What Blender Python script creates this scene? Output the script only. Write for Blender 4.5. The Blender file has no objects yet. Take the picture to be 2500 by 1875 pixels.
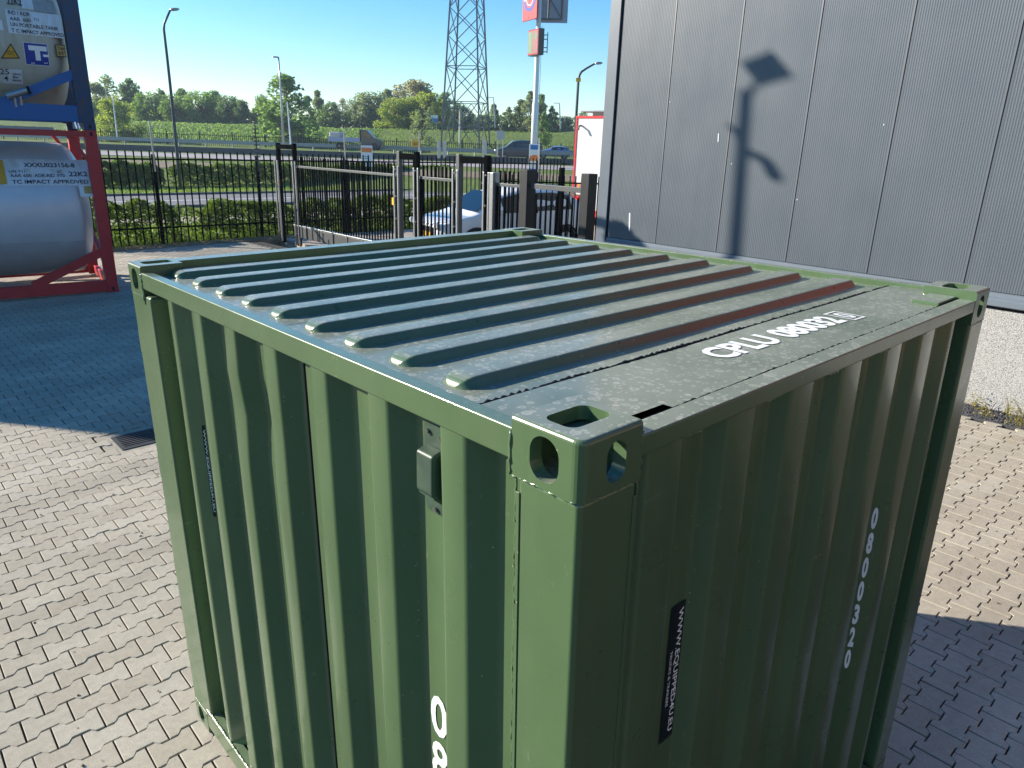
import bpy, bmesh, math, random
from mathutils import Vector, Matrix, noise
random.seed(7)
scene = bpy.context.scene
col = scene.collection
PI = math.pi

# ------------------------------------------------------------------ camera
CAM = Vector((-0.8652, -0.6861, 2.729))
CR = Vector((0.73592, -0.67634, 0.03126)); CU = Vector((0.19043, 0.25108, 0.94905)); CF = Vector((0.64973, 0.69247, -0.31357))
FPX = 1755.3
cd = bpy.data.cameras.new("camera"); cam = bpy.data.objects.new("camera", cd); col.objects.link(cam)
cd.sensor_width = 36.0; cd.lens = FPX / 2500 * 36; cd.clip_start = 0.05; cd.clip_end = 6000
cam.matrix_world = Matrix(((CR.x, CU.x, -CF.x, CAM.x), (CR.y, CU.y, -CF.y, CAM.y), (CR.z, CU.z, -CF.z, CAM.z), (0, 0, 0, 1)))
scene.camera = cam

# ------------------------------------------------------------------ sky, sun, exposure
SUN_EL = math.radians(23.0)
SUN_H = Vector((-0.567, 0.823, 0)).normalized()          # towards the sun, horizontally
world = bpy.data.worlds.new("World"); scene.world = world; world.use_nodes = True
wn = world.node_tree; wn.nodes.clear()
sky = wn.nodes.new("ShaderNodeTexSky"); sky.sky_type = 'NISHITA'; sky.sun_disc = False
sky.sun_elevation = SUN_EL; sky.sun_rotation = math.atan2(SUN_H.x, SUN_H.y)
sky.air_density = 1.0; sky.dust_density = 0.05; sky.ozone_density = 3.5
bg = wn.nodes.new("ShaderNodeBackground"); bg.inputs[1].default_value = 0.098
wo = wn.nodes.new("ShaderNodeOutputWorld")
hs = wn.nodes.new('ShaderNodeHueSaturation'); hs.inputs['Saturation'].default_value = 1.34; hs.inputs['Value'].default_value = 1.0
wn.links.new(sky.outputs[0], hs.inputs['Color']); wn.links.new(hs.outputs[0], bg.inputs[0]); wn.links.new(bg.outputs[0], wo.inputs[0])
sl = bpy.data.lights.new("sun", 'SUN'); sl.energy = 5.0; sl.angle = math.radians(0.38); sl.color = (1.0, 0.91, 0.78)
so = bpy.data.objects.new("sun", sl); col.objects.link(so)
sdir = -(SUN_H * math.cos(SUN_EL) + Vector((0, 0, math.sin(SUN_EL))))
so.rotation_euler = sdir.to_track_quat('-Z', 'Y').to_euler(); so.location = (-30, 40, 40)
vs = scene.view_settings
scene.display_settings.display_device = 'sRGB'
vs.view_transform = 'Standard'; vs.look = 'None'; vs.exposure = 1.12; vs.gamma = 1.0; vs.use_curve_mapping = False
scene.cycles.max_bounces = 6; scene.cycles.transparent_max_bounces = 8
scene.cycles.use_denoising = True

# ------------------------------------------------------------------ frames
KR = Matrix(((0.9998987, 0.0001724, -0.0142342), (0, 0.9999267, 0.0121092), (0.0142353, -0.0121079, 0.9998254)))   # the yard falls slightly towards the fence
K4 = KR.to_4x4()
HF = Vector((CF.x, CF.y, 0)).normalized(); HR = Vector((HF.y, -HF.x, 0))
def ray(x, y): return (CF * FPX + CR * (x - 1250) - CU * (y - 937.5)).normalized()
def at(x, y, D):
    d = ray(x, y); return CAM + d * (D / d.dot(HF))
def onz(x, y, z):
    d = ray(x, y); return CAM + d * ((z - CAM.z) / d.z)
def onplane(x, y, P, n):
    d = ray(x, y); return CAM + d * ((Vector(P) - CAM).dot(n) / d.dot(n))
def proj(P):
    d = Vector(P) - CAM; z = d.dot(CF)
    if z < 0.05: return None
    return (1250 + FPX * d.dot(CR) / z, 937.5 - FPX * d.dot(CU) / z, z)
def yardz(x, y): return 0.014238 * x - 0.01211 * y
def DL(D, lat, z=0.0): return Vector((CAM.x, CAM.y, 0)) + HF * D + HR * lat + Vector((0, 0, z))

# ------------------------------------------------------------------ materials
MATS = {}
class N:
    def __init__(s, name):
        s.m = bpy.data.materials.new(name); s.m.use_nodes = True; s.t = s.m.node_tree
        s.b = s.t.nodes["Principled BSDF"]; s.out = s.t.nodes["Material Output"]; MATS[name] = s.m
    def n(s, ty, **k):
        x = s.t.nodes.new(ty)
        for a, v in k.items(): setattr(x, a, v)
        return x
    def l(s, a, b): s.t.links.new(a, b)
    def coord(s, scale=(1, 1, 1), kind='Object'):
        tc = s.n("ShaderNodeTexCoord"); mp = s.n("ShaderNodeMapping"); mp.inputs[3].default_value = scale
        s.l(tc.outputs[kind], mp.inputs[0]); return mp.outputs[0]
    def noise(s, v, scale, detail=4, rough=.55):
        x = s.n("ShaderNodeTexNoise"); x.inputs["Scale"].default_value = scale; x.inputs["Detail"].default_value = detail
        x.inputs["Roughness"].default_value = rough; s.l(v, x.inputs["Vector"]); return x.outputs[0]
    def ramp(s, f, stops):
        x = s.n("ShaderNodeValToRGB"); e = x.color_ramp.elements
        while len(e) < len(stops): e.new(.5)
        for i, (p, c) in enumerate(stops):
            e[i].position = p; e[i].color = (c if len(c) == 4 else (*c, 1)) if not isinstance(c, (int, float)) else (c, c, c, 1)
        s.l(f, x.inputs[0]); return x.outputs[0]
    def mix(s, f, a, b, mode='MIX'):
        x = s.n("ShaderNodeMix"); x.data_type = 'RGBA'; x.blend_type = mode
        for sock, v in ((x.inputs[0], f), (x.inputs[6], a), (x.inputs[7], b)):
            if isinstance(v, (int, float)): sock.default_value = v
            elif isinstance(v, tuple): sock.default_value = (*v, 1) if len(v) == 3 else v
            else: s.l(v, sock)
        return x.outputs[2]
    def math(s, op, a, b=0.0):
        x = s.n("ShaderNodeMath", operation=op)
        for i, v in enumerate((a, b)):
            if isinstance(v, (int, float)): x.inputs[i].default_value = v
            else: s.l(v, x.inputs[i])
        return x.outputs[0]
    def bump(s, h, strength=.3, dist=.002):
        x = s.n("ShaderNodeBump"); x.inputs["Strength"].default_value = strength; x.inputs["Distance"].default_value = dist
        s.l(h, x.inputs["Height"]); s.l(x.outputs[0], s.b.inputs["Normal"])
    def base(s, c):
        if isinstance(c, tuple): s.b.inputs["Base Color"].default_value = (*c, 1)
        else: s.l(c, s.b.inputs["Base Color"])
    def rough(s, r):
        if isinstance(r, (int, float)): s.b.inputs["Roughness"].default_value = r
        else: s.l(r, s.b.inputs["Roughness"])

def simple(name, c, rough=.5, metal=0.0, var=.18, scale=6.0, bump=0.0, bscale=60.0, coat=0.0, spec=.5):
    a = N(name); v = a.coord(); f = a.noise(v, scale)
    lo = tuple(x * (1 - var) for x in c); hi = tuple(min(1, x * (1 + var)) for x in c)
    a.base(a.ramp(f, [(.3, lo), (.7, hi)])); a.rough(rough)
    a.b.inputs["Metallic"].default_value = metal; a.b.inputs["Coat Weight"].default_value = coat
    a.b.inputs["Specular IOR Level"].default_value = spec
    if bump: a.bump(a.noise(v, bscale, 3), bump, .003)
    return a.m

def green_paint(name, dust):
    a = N(name); v = a.coord()
    f = a.noise(v, 2.2, 5)
    c = a.ramp(f, [(.25, (.066, .116, .050)), (.75, (.086, .142, .064))])
    # paint flecks and dried drips
    vo = a.n("ShaderNodeTexVoronoi"); vo.inputs["Scale"].default_value = 62; a.l(v, vo.inputs["Vector"])
    sel = a.math('GREATER_THAN', a.noise(v, 3.0, 2), .56)
    r1 = a.n("ShaderNodeSeparateColor"); a.l(vo.outputs["Color"], r1.inputs[0])
    fl = a.math('MULTIPLY', a.math('MULTIPLY', a.math('LESS_THAN', vo.outputs["Distance"], .14), a.math('GREATER_THAN', r1.outputs[0], .78)), sel)
    c = a.mix(a.math('MULTIPLY', fl, .5), c, (.42, .46, .34))
    st = a.noise(a.coord((14, 14, .7)), 1.0, 3)
    c = a.mix(a.math('MULTIPLY', a.ramp(st, [(.5, 0), (.75, 1)]), .16), c, (.16, .18, .11))
    c = a.mix(a.ramp(a.noise(a.coord((1, 1, .5)), 1.1, 6, .65), [(.45, 0), (.8, .30)]), c, (.050, .075, .036))
    vr = a.n("ShaderNodeTexVoronoi"); vr.inputs["Scale"].default_value = 9; a.l(v, vr.inputs["Vector"]); rr_ = a.n("ShaderNodeSeparateColor"); a.l(vr.outputs["Color"], rr_.inputs[0])
    c = a.mix(a.math('MULTIPLY', a.math('MULTIPLY', a.math('LESS_THAN', vr.outputs["Distance"], .055), a.math('GREATER_THAN', rr_.outputs[1], .80)), .7), c, (.13, .085, .045))
    sc_ = a.noise(a.coord((3, 60, 22)), 1.0, 2); c = a.mix(a.math('MULTIPLY', a.ramp(sc_, [(.70, 0), (.74, 1)]), .22), c, (.24, .28, .18))
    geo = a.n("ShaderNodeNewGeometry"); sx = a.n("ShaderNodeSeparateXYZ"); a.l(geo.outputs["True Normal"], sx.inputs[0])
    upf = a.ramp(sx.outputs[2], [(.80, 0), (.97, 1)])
    # dust and dried raindrops on whatever faces up
    d1 = a.noise(v, 3.0, 6)
    v2 = a.n("ShaderNodeTexVoronoi"); v2.inputs["Scale"].default_value = 34; v2.inputs["Randomness"].default_value = 1.0; a.l(v, v2.inputs["Vector"])
    r2 = a.n("ShaderNodeSeparateColor"); a.l(v2.outputs["Color"], r2.inputs[0])
    v3 = a.n("ShaderNodeTexVoronoi"); v3.inputs["Scale"].default_value = 75; a.l(v, v3.inputs["Vector"])
    r3 = a.n("ShaderNodeSeparateColor"); a.l(v3.outputs["Color"], r3.inputs[0])
    rad = a.math('MULTIPLY', r2.outputs[0], .42)
    spot = a.math('MULTIPLY', a.math('LESS_THAN', v2.outputs["Distance"], rad), a.ramp(a.math('SUBTRACT', v2.outputs["Distance"], a.math('MULTIPLY', rad, .55)), [(0.0, .35), (.08, 1.0)]))
    spot2 = a.math('MULTIPLY', a.math('LESS_THAN', v3.outputs["Distance"], a.math('MULTIPLY', r3.outputs[1], .44)), .8)
    sp = a.math('MAXIMUM', spot, spot2)
    du = a.math('ADD', a.ramp(d1, [(.32, dust * .35), (.52, dust * .8), (.72, dust * 1.15)]), a.math('MULTIPLY', sp, .40 if dust > .2 else .08))
    fac = a.math('MULTIPLY', du, upf)
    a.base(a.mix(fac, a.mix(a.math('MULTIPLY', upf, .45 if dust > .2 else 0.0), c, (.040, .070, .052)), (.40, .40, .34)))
    a.rough(a.math('ADD', a.math('MULTIPLY', fac, .22), a.ramp(a.noise(v, 9, 4), [(.3, .26), (.7, .35)])))
    a.b.inputs["Specular IOR Level"].default_value = .5
    a.b.inputs["Coat Weight"].default_value = .5 if dust < .2 else .38; a.b.inputs["Coat Roughness"].default_value = .14
    h = a.math('ADD', a.math('MULTIPLY', a.noise(v, 4.0, 2), 1.0), a.math('MULTIPLY', a.noise(v, 160, 2), .08))
    a.bump(h, .35, .006)
    return a.m
green_paint("green_paint", .12); green_paint("roof_paint", .44)

def paver_mat():
    a = N("paver_concrete"); v = a.coord(kind='Generated'); geo = a.n("ShaderNodeNewGeometry")
    pos = a.n("ShaderNodeMapping"); a.l(geo.outputs["Position"], pos.inputs[0]); p = pos.outputs[0]
    oi = a.n("ShaderNodeObjectInfo")
    rnd = a.math('FRACT', a.math('ADD', geo.outputs["Random Per Island"], oi.outputs["Random"]))
    tone = a.ramp(rnd, [(0, (.408, .366, .290)), (.5, (.446, .402, .320)), (1, (.476, .437, .356))])
    big = a.ramp(a.noise(p, .55, 4), [(.3, .80), (.7, 1.06)])
    fine = a.ramp(a.noise(p, 260, 3, .7), [(.3, .70), (.7, 1.22)])
    mid = a.ramp(a.noise(p, 26, 5), [(.25, .88), (.75, 1.08)])
    c = a.mix(1.0, tone, big, 'MULTIPLY'); c = a.mix(1.0, c, fine, 'MULTIPLY'); c = a.mix(1.0, c, mid, 'MULTIPLY')
    pm2 = a.n("ShaderNodeMapping"); pm2.inputs[3].default_value = (.22, 1.5, 1); pm2.inputs[2].default_value = (0, 0, .5); a.l(geo.outputs["Position"], pm2.inputs[0])
    c = a.mix(1.0, c, a.ramp(a.noise(pm2.outputs[0], 1.0, 5, .6), [(.35, .84), (.6, 1.03)]), 'MULTIPLY')
    oil = a.ramp(a.noise(p, .9, 3, .5), [(.68, 0), (.74, .45)]); c = a.mix(oil, c, (.16, .145, .12))
    stain = a.ramp(a.noise(p, 1.7, 6, .7), [(.62, 0), (.74, .5)])
    c = a.mix(stain, c, (.27, .21, .13))
    a.base(c); a.rough(.85); a.b.inputs["Specular IOR Level"].default_value = .25
    a.bump(a.noise(p, 300, 3), .6, .003)
paver_mat()
simple("kerb_collar", (.30, .27, .21), .9, var=.2, scale=12, bump=.4)
simple("joint_sand", (.036, .032, .025), .95, var=.4, scale=30, bump=.5)
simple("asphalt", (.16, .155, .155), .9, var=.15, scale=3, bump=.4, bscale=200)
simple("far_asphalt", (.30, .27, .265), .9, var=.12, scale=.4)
simple("road_white", (.75, .75, .72), .7, var=.1)
simple("kerb_stone", (.13, .125, .12), .9, var=.25, scale=8, bump=.3)
simple("drive_brick", (.40, .34, .27), .9, var=.3, scale=14, bump=.4)
simple("dry_earth", (.20, .155, .10), .95, var=.4, scale=5, bump=.8, bscale=40)
simple("black_gravel", (.055, .055, .06), .8, var=.6, scale=60)
def cladding():
    a = N("cladding_grey"); v = a.coord(); st = a.noise(a.coord((1, 7, .18)), 1.0, 5); big = a.noise(v, .35, 3)
    c = a.ramp(st, [(.3, (.078, .096, .115)), (.7, (.088, .106, .125))]); c = a.mix(a.ramp(big, [(.35, 0), (.75, .35)]), c, (.096, .112, .127))
    a.base(c); a.rough(a.ramp(a.noise(v, 1.5, 4), [(.3, .36), (.7, .46)])); a.bump(a.noise(v, .9, 2), .25, .02)
cladding()
simple("flashing_grey", (.11, .135, .16), .38, var=.06, scale=3)
simple("trim_light", (.14, .17, .20), .4, var=.06, scale=3)
simple("seam_dark", (.015, .015, .018), .8, spec=0.0)
def plinth():
    a = N("plinth_stipple"); v = a.coord(); f = a.noise(v, 110, 3, .6)
    c = a.ramp(f, [(.35, (.10, .10, .098)), (.5, (.34, .34, .33)), (.62, (.46, .46, .45))])
    c = a.mix(a.ramp(a.noise(v, 1.2, 4), [(.45, 0), (.8, .35)]), c, (.38, .36, .30))
    a.base(c); a.rough(.9); a.bump(f, .8, .006)
plinth()
simple("sign_red", (.45, .03, .025), .4, var=.05); simple("added_panel_red", (.34, .045, .035), .5, var=.1); simple("bounce_brown", (.26, .15, .095), .55, var=.15, scale=2)
simple("black_powder", (.005, .0055, .006), .6, var=.2, scale=12, spec=.0)
simple("post_black", (.016, .018, .020), .5, spec=.3)
simple("grey_powder", (.085, .09, .09), .4, metal=.2, var=.1)
simple("galvanised", (.36, .37, .38), .35, metal=.8, var=.12, scale=20)
simple("dark_pole", (.035, .05, .055), .45, metal=.2, var=.2)
simple("frame_red", (.40, .018, .028), .42, var=.14, scale=3, bump=.1)
simple("shell_white", (.55, .57, .60), .38, metal=.15, var=.07, scale=2.0)
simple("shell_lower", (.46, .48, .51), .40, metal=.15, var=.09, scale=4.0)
def cream():
    a = N("shell_cream"); v = a.coord(); st = a.noise(a.coord((9, 9, .35)), 1.0, 5)
    c = a.mix(a.ramp(st, [(.48, 0), (.75, .55)]), (.50, .47, .38), (.30, .25, .16))
    c = a.mix(a.ramp(a.noise(v, 3, 5), [(.4, 0), (.8, .35)]), c, (.36, .33, .25))
    a.base(c); a.rough(.5)
cream()
def rusty(name, c0, c1, lo=.5, hi=.62):
    a = N(name); v = a.coord(); f = a.noise(v, 4.5, 7, .7)
    a.base(a.mix(a.ramp(f, [(lo, 0), (hi, .85)]), c0, c1)); a.rough(.55); a.bump(a.noise(v, 40, 3), .2, .003)
rusty("post_blue_worn", (.012, .050, .115), (.085, .045, .040))
rusty("frame_blue", (.006, .105, .33), (.03, .05, .07), .66, .74)
simple("label_white", (.70, .72, .74), .5, var=.05, scale=4)
def worn_label():
    a = N("label_worn"); v = a.coord(); st = a.noise(a.coord((7, 7, .5)), 1.4, 6)
    a.base(a.mix(a.ramp(st, [(.46, 0), (.72, .6)]), (.68, .70, .72), (.42, .38, .28))); a.rough(.55)
worn_label()
simple("label_grey", (.32, .33, .33), .6, var=.15, scale=20)
simple("label_black", (.012, .013, .016), .6, spec=.1)
simple("ink_black", (.010, .012, .018), .5)
simple("ink_white", (.82, .84, .82), .45, var=.05)
simple("label_yellow", (.60, .33, .02), .5, var=.08)
simple("label_ochre", (.46, .30, .09), .6, var=.25, scale=30)
simple("label_blue", (.010, .035, .30), .45)
simple("sticker_black", (.006, .010, .016), .3, var=.1)
simple("vent_grey", (.040, .070, .046), .48, var=.2, scale=25, bump=.1)
simple("hole_dark", (.004, .005, .006), .8)
simple("screw_metal", (.25, .27, .24), .3, metal=.8)
simple("car_white", (.86, .86, .87), .22, var=.02, coat=.6)
simple("car_blue", (.14, .24, .40), .25, var=.03, coat=.6)
simple("car_dark", (.016, .018, .022), .28, var=.05, coat=.6)
simple("car_grey", (.035, .045, .05), .3, var=.05, coat=.5)
simple("tyre_rubber", (.014, .014, .015), .8)
simple("alloy", (.10, .10, .105), .3, metal=.8)
simple("plastic_black", (.012, .012, .013), .5)
simple("lamp_red", (.50, .012, .012), .25)
simple("lamp_amber", (.75, .34, .03), .3)
simple("lamp_clear", (.72, .74, .76), .12)
simple("truck_white", (.60, .60, .59), .4, var=.03)
simple("truck_red", (.58, .015, .02), .4)
simple("wood_bark", (.075, .058, .04), .9, var=.35, scale=12, bump=.5)
simple("sign_white", (.78, .79, .78), .5, var=.04)
simple("sign_blue", (.02, .17, .48), .45)
simple("sign_orange", (.85, .22, .05), .5)
simple("sign_orange_yellow", (.85, .36, .01), .5)
simple("sign_purple", (.05, .04, .30), .5)
simple("panel_back", (.30, .33, .42), .5, var=.1)
simple("pole_white", (.68, .70, .70), .4, var=.05)
simple("lattice_steel", (.10, .115, .12), .5, metal=.2, var=.2)
simple("barrier_dark", (.05, .055, .065), .7, var=.2)
simple("guardrail", (.24, .27, .28), .45, metal=.5, var=.1)
simple("cast_iron", (.03, .03, .032), .6, var=.3)
simple("concrete_pale", (.48, .46, .40), .8, var=.1)
simple("stop_yellow", (.80, .42, .01), .5)
def glass(name, c=(.02, .028, .032)):
    a = N(name); a.base(c); a.rough(.06); a.b.inputs["Specular IOR Level"].default_value = .8
glass("car_glass", (.006, .008, .009)); glass("window_dark", (.03, .045, .05))
def leaf(name, c0, c1, trans=.35):
    a = N(name); geo = a.n("ShaderNodeNewGeometry")
    c = a.ramp(geo.outputs["Random Per Island"], [(0, c0), (1, c1)])
    a.base(c); a.rough(.55); a.b.inputs["Specular IOR Level"].default_value = .25
    tr = a.n("ShaderNodeBsdfTranslucent"); a.l(a.mix(1.0, c, (1.9, 2.0, .9), 'MULTIPLY'), tr.inputs[0])
    ms = a.n("ShaderNodeMixShader"); ms.inputs[0].default_value = trans
    a.l(a.b.outputs[0], ms.inputs[1]); a.l(tr.outputs[0], ms.inputs[2]); a.l(ms.outputs[0], a.out.inputs[0])
leaf("leaf_hedge", (0.051, 0.097, 0.011), (0.138, 0.198, 0.028), .30)
leaf("leaf_dark", (0.081, 0.135, 0.068), (0.149, 0.216, 0.108), .45)
leaf("leaf_mid", (0.108, 0.182, 0.068), (0.189, 0.270, 0.101), .45)
leaf("leaf_yellow", (0.156, 0.204, 0.036), (0.252, 0.288, 0.066), .5)
leaf("leaf_brown", (0.203, 0.182, 0.128), (0.297, 0.263, 0.189), .45)
leaf("leaf_grey", (0.142, 0.182, 0.115), (0.230, 0.263, 0.169), .45)
leaf("grass_blade", (0.090, 0.165, 0.027), (0.180, 0.247, 0.053), .45)
leaf("dry_weed", (.18, .15, .05), (.30, .27, .10), .3)
def grassmat(name, c0, c1, sc):
    a = N(name); geo = a.n("ShaderNodeNewGeometry"); mp = a.n("ShaderNodeMapping"); a.l(geo.outputs["Position"], mp.inputs[0])
    f = a.noise(mp.outputs[0], sc, 6, .65); a.base(a.ramp(f, [(.3, c0), (.7, c1)])); a.rough(.9)
    a.b.inputs["Specular IOR Level"].default_value = .1; a.bump(a.noise(mp.outputs[0], sc * 6, 4), 1.0, .15)
grassmat("grass_near", (.11, .155, .025), (.17, .215, .045), 1.5)
grassmat("grass_far", (.095, .145, .035), (.17, .21, .06), .5)
grassmat("ground_earth", (.07, .08, .03), (.11, .12, .05), .05)

# ------------------------------------------------------------------ mesh helpers
class MB:
    def __init__(s): s.v = []; s.f = []
    def add(s, vs_, fs):
        o = len(s.v); s.v += [Vector(p) for p in vs_]; s.f += [tuple(i + o for i in f) for f in fs]; return s
    def box(s, x0, x1, y0, y1, z0, z1, M=None):
        p = [Vector(q) for q in ((x0, y0, z0), (x1, y0, z0), (x1, y1, z0), (x0, y1, z0), (x0, y0, z1), (x1, y0, z1), (x1, y1, z1), (x0, y1, z1))]
        if M is not None: p = [M @ q for q in p]
        return s.add(p, [(0, 3, 2, 1), (4, 5, 6, 7), (0, 1, 5, 4), (1, 2, 6, 5), (2, 3, 7, 6), (3, 0, 4, 7)])
    def bar(s, a, b, w, h, up=(0, 0, 1)):
        a = Vector(a); b = Vector(b); d = (b - a).normalized(); u = Vector(up)
        if abs(d.dot(u)) > .98: u = Vector((1, 0, 0))
        r = d.cross(u).normalized() * w / 2; q = r.cross(d).normalized() * h / 2
        p = [a - r - q, a + r - q, a + r + q, a - r + q, b - r - q, b + r - q, b + r + q, b - r + q]
        return s.add(p, [(0, 1, 2, 3), (7, 6, 5, 4), (0, 4, 5, 1), (1, 5, 6, 2), (2, 6, 7, 3), (3, 7, 4, 0)])
    def tube(s, pts, rad, n=8, cap=True):
        pts = [Vector(p) for p in pts]; m = len(pts); rad = rad if isinstance(rad, (list, tuple)) else [rad] * m
        rings = []; pu = None
        for i, p in enumerate(pts):
            d = (pts[min(i + 1, m - 1)] - pts[max(i - 1, 0)]).normalized()
            u = pu if pu is not None else (Vector((1, 0, 0)) if abs(d.x) < .9 else Vector((0, 1, 0)))
            a = (u - d * u.dot(d)).normalized(); b = d.cross(a); pu = a
            rings.append([p + (a * math.cos(t) + b * math.sin(t)) * rad[i] for t in (2 * PI * k / n for k in range(n))])
        vs_ = [q for r in rings for q in r]; fs = []
        for i in range(m - 1):
            for k in range(n): fs.append((i * n + k, i * n + (k + 1) % n, (i + 1) * n + (k + 1) % n, (i + 1) * n + k))
        if cap: fs += [tuple(range(n))[::-1], tuple((m - 1) * n + k for k in range(n))]
        return s.add(vs_, fs)
    def prism(s, poly, t0, t1, fn):
        n = len(poly); vs_ = [fn(a, b, t0) for a, b in poly] + [fn(a, b, t1) for a, b in poly]
        fs = [tuple(range(n))[::-1], tuple(range(n, 2 * n))] + [(k, (k + 1) % n, n + (k + 1) % n, n + k) for k in range(n)]
        return s.add(vs_, fs)
    def lathe(s, prof, n, fn):
        vs_ = [fn(a, r * math.cos(2 * PI * k / n), r * math.sin(2 * PI * k / n)) for a, r in prof for k in range(n)]; fs = []
        for i in range(len(prof) - 1):
            for k in range(n): fs.append((i * n + k, (i + 1) * n + k, (i + 1) * n + (k + 1) % n, i * n + (k + 1) % n))
        return s.add(vs_, fs)
    def xf(s, M): s.v = [M @ p for p in s.v]; return s
    def mesh(s, name, smooth=False, fix=True):
        me = bpy.data.meshes.new(name); me.from_pydata([tuple(p) for p in s.v], [], s.f)
        if fix:
            b = bmesh.new(); b.from_mesh(me); bmesh.ops.recalc_face_normals(b, faces=b.faces); b.to_mesh(me); b.free()
        if smooth: me.polygons.foreach_set("use_smooth", [True] * len(me.polygons))
        me.update(); return me
    def build(s, name, mat, parent=None, smooth=False, bevel=0, seg=3, fix=True):
        o = put(name, s.mesh(name, smooth, fix), mat, parent)
        if bevel:
            m = o.modifiers.new("bevel", 'BEVEL'); m.width = bevel; m.segments = seg; m.limit_method = 'ANGLE'; m.angle_limit = math.radians(40); m.harden_normals = True
            o.data.polygons.foreach_set('use_smooth', [True] * len(o.data.polygons))
        return o
def put(name, me, mat, parent=None):
    o = bpy.data.objects.new(name, me); col.objects.link(o)
    if mat and not me.materials: me.materials.append(MATS[mat])
    if parent is not None: o.parent = parent
    return o
def tag(o, label=None, cat=None, group=None, kind=None):
    if label: o["label"] = label
    if cat: o["category"] = cat
    if group: o["group"] = group
    if kind: o["kind"] = kind
    return o
def empty(name, M=None, loc=None, rz=0.0):
    o = bpy.data.objects.new(name, None); o.empty_display_size = .2; col.objects.link(o)
    if M is not None: o.matrix_world = M
    else: o.location = loc or (0, 0, 0); o.rotation_euler = (0, 0, rz)
    return o
def copy_tree(o, parent=None):
    c = o.copy(); col.objects.link(c); c.parent = parent
    for ch in list(o.children): copy_tree(ch, c)
    return c
_dg = None
def text_mesh(body, size, bold=0.0, sx=1.0, align='LEFT', spacing=1.0):
    cu = bpy.data.curves.new("t", 'FONT'); cu.body = body; cu.size = size; cu.align_x = align; cu.offset = bold; cu.resolution_u = 3; cu.space_character = spacing
    o = bpy.data.objects.new("t", cu); col.objects.link(o)
    dg = bpy.context.evaluated_depsgraph_get(); dg.update()
    me = bpy.data.meshes.new_from_object(o.evaluated_get(dg)); bpy.data.objects.remove(o); bpy.data.curves.remove(cu)
    for v in me.vertices: v.co.x *= sx
    me.materials.clear(); return me
def text(body, size, mat, parent, fn, name="lettering", **k):
    me = text_mesh(body, size, **k)
    for v in me.vertices: v.co = fn(v.co.x, v.co.y)
    me.update(); return put(name, me, mat, parent)
def text_fit(body, w, h, mat, parent, fn, name="lettering", bold=0.0):
    """lettering stretched to fill w x h from its lower left corner"""
    me = text_mesh(body, 1.0, bold=bold)
    xs = [v.co.x for v in me.vertices]; ys = [v.co.y for v in me.vertices]
    x0, x1, y0, y1 = min(xs), max(xs), min(ys), max(ys)
    for v in me.vertices: v.co = fn((v.co.x - x0) / (x1 - x0) * w, (v.co.y - y0) / (y1 - y0) * h)
    me.update(); return put(name, me, mat, parent)
def boolean(me, cutters):
    o = bpy.data.objects.new("b", me); col.objects.link(o); tmp = []
    for c in cutters:
        k = bpy.data.objects.new("c", c); col.objects.link(k); tmp.append(k)
        m = o.modifiers.new("x", 'BOOLEAN'); m.operation = 'DIFFERENCE'; m.solver = 'EXACT'; m.object = k
    dg = bpy.context.evaluated_depsgraph_get(); dg.update()
    r = bpy.data.meshes.new_from_object(o.evaluated_get(dg))
    for k in [o] + tmp: bpy.data.objects.remove(k)
    return r
def stadium(w, h, r, n=6):
    pts = []
    for cx, cy, a0 in ((w / 2 - r, h / 2 - r, 0), (-w / 2 + r, h / 2 - r, 90), (-w / 2 + r, -h / 2 + r, 180), (w / 2 - r, -h / 2 + r, 270)):
        for k in range(n + 1):
            t = math.radians(a0 + 90 * k / n); pts.append((cx + r * math.cos(t), cy + r * math.sin(t)))
    return pts
def scatter(rng, n, fpos, size, up=None, asp=1.0):
    """n little leaf faces at fpos(rng)"""
    m = MB()
    for _ in range(n):
        p = Vector(fpos(rng)); a = Vector((rng.gauss(0, 1), rng.gauss(0, 1), rng.gauss(0, 1))).normalized()
        b = a.orthogonal().normalized(); t = rng.uniform(0, 6.28); b2 = a.cross(b); e = b * math.cos(t) + b2 * math.sin(t); g = a.cross(e)
        sz = size * rng.uniform(.6, 1.3); o = len(m.v)
        m.v += [p - e * sz * .5, p + g * sz * .32 * asp, p + e * sz * .5, p - g * sz * .32 * asp]; m.f.append((o, o + 1, o + 2, o + 3))
    return m

# ================================================================== SETTING: ground, yard, roads, motorway
m = MB(); m.add([(-3000, -3000, -.7), (3000, -3000, -.7), (3000, 3000, -.7), (-3000, 3000, -.7)], [(0, 1, 2, 3)])
tag(m.build("ground", "ground_earth"), kind="structure")

YX0, YX1, YY0, YY1 = -12.0, 8.2, -9.0, 20.35
yard = MB().box(YX0, YX1, YY0, YY1, -.25, -.020).build("paving", "joint_sand"); yard.matrix_world = K4; tag(yard, kind="structure")
PL, PW = .2040, .1445
def paver_outline(g):
    a, w1, w2 = PL / 2 - g, .0865 - g, .0580 - g; c1, c2 = .057, .035
    up = [(-a, w1), (-c1 - g * .4, w1), (-c2 - g * .4, w2), (c2 + g * .4, w2), (c1 + g * .4, w1), (a, w1)]
    return up + [(-x, -y) for x, y in up]
def paver_geo(mb, x, y, dz, tx, ty):
    o1 = paver_outline(.0062); o0 = paver_outline(.0036); n = len(o1)
    vs_ = [(x + p, y + q, dz + tx * p + ty * q) for p, q in o1] + [(x + p, y + q, dz + tx * p + ty * q - .004) for p, q in o0] + [(x + p, y + q, -.03) for p, q in o0]
    fs = [tuple(range(n))[::-1]]
    for r in (0, n): fs += [(r + k, r + (k + 1) % n, r + n + (k + 1) % n, r + n + k) for k in range(n)]
    mb.add(vs_, fs)
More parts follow.
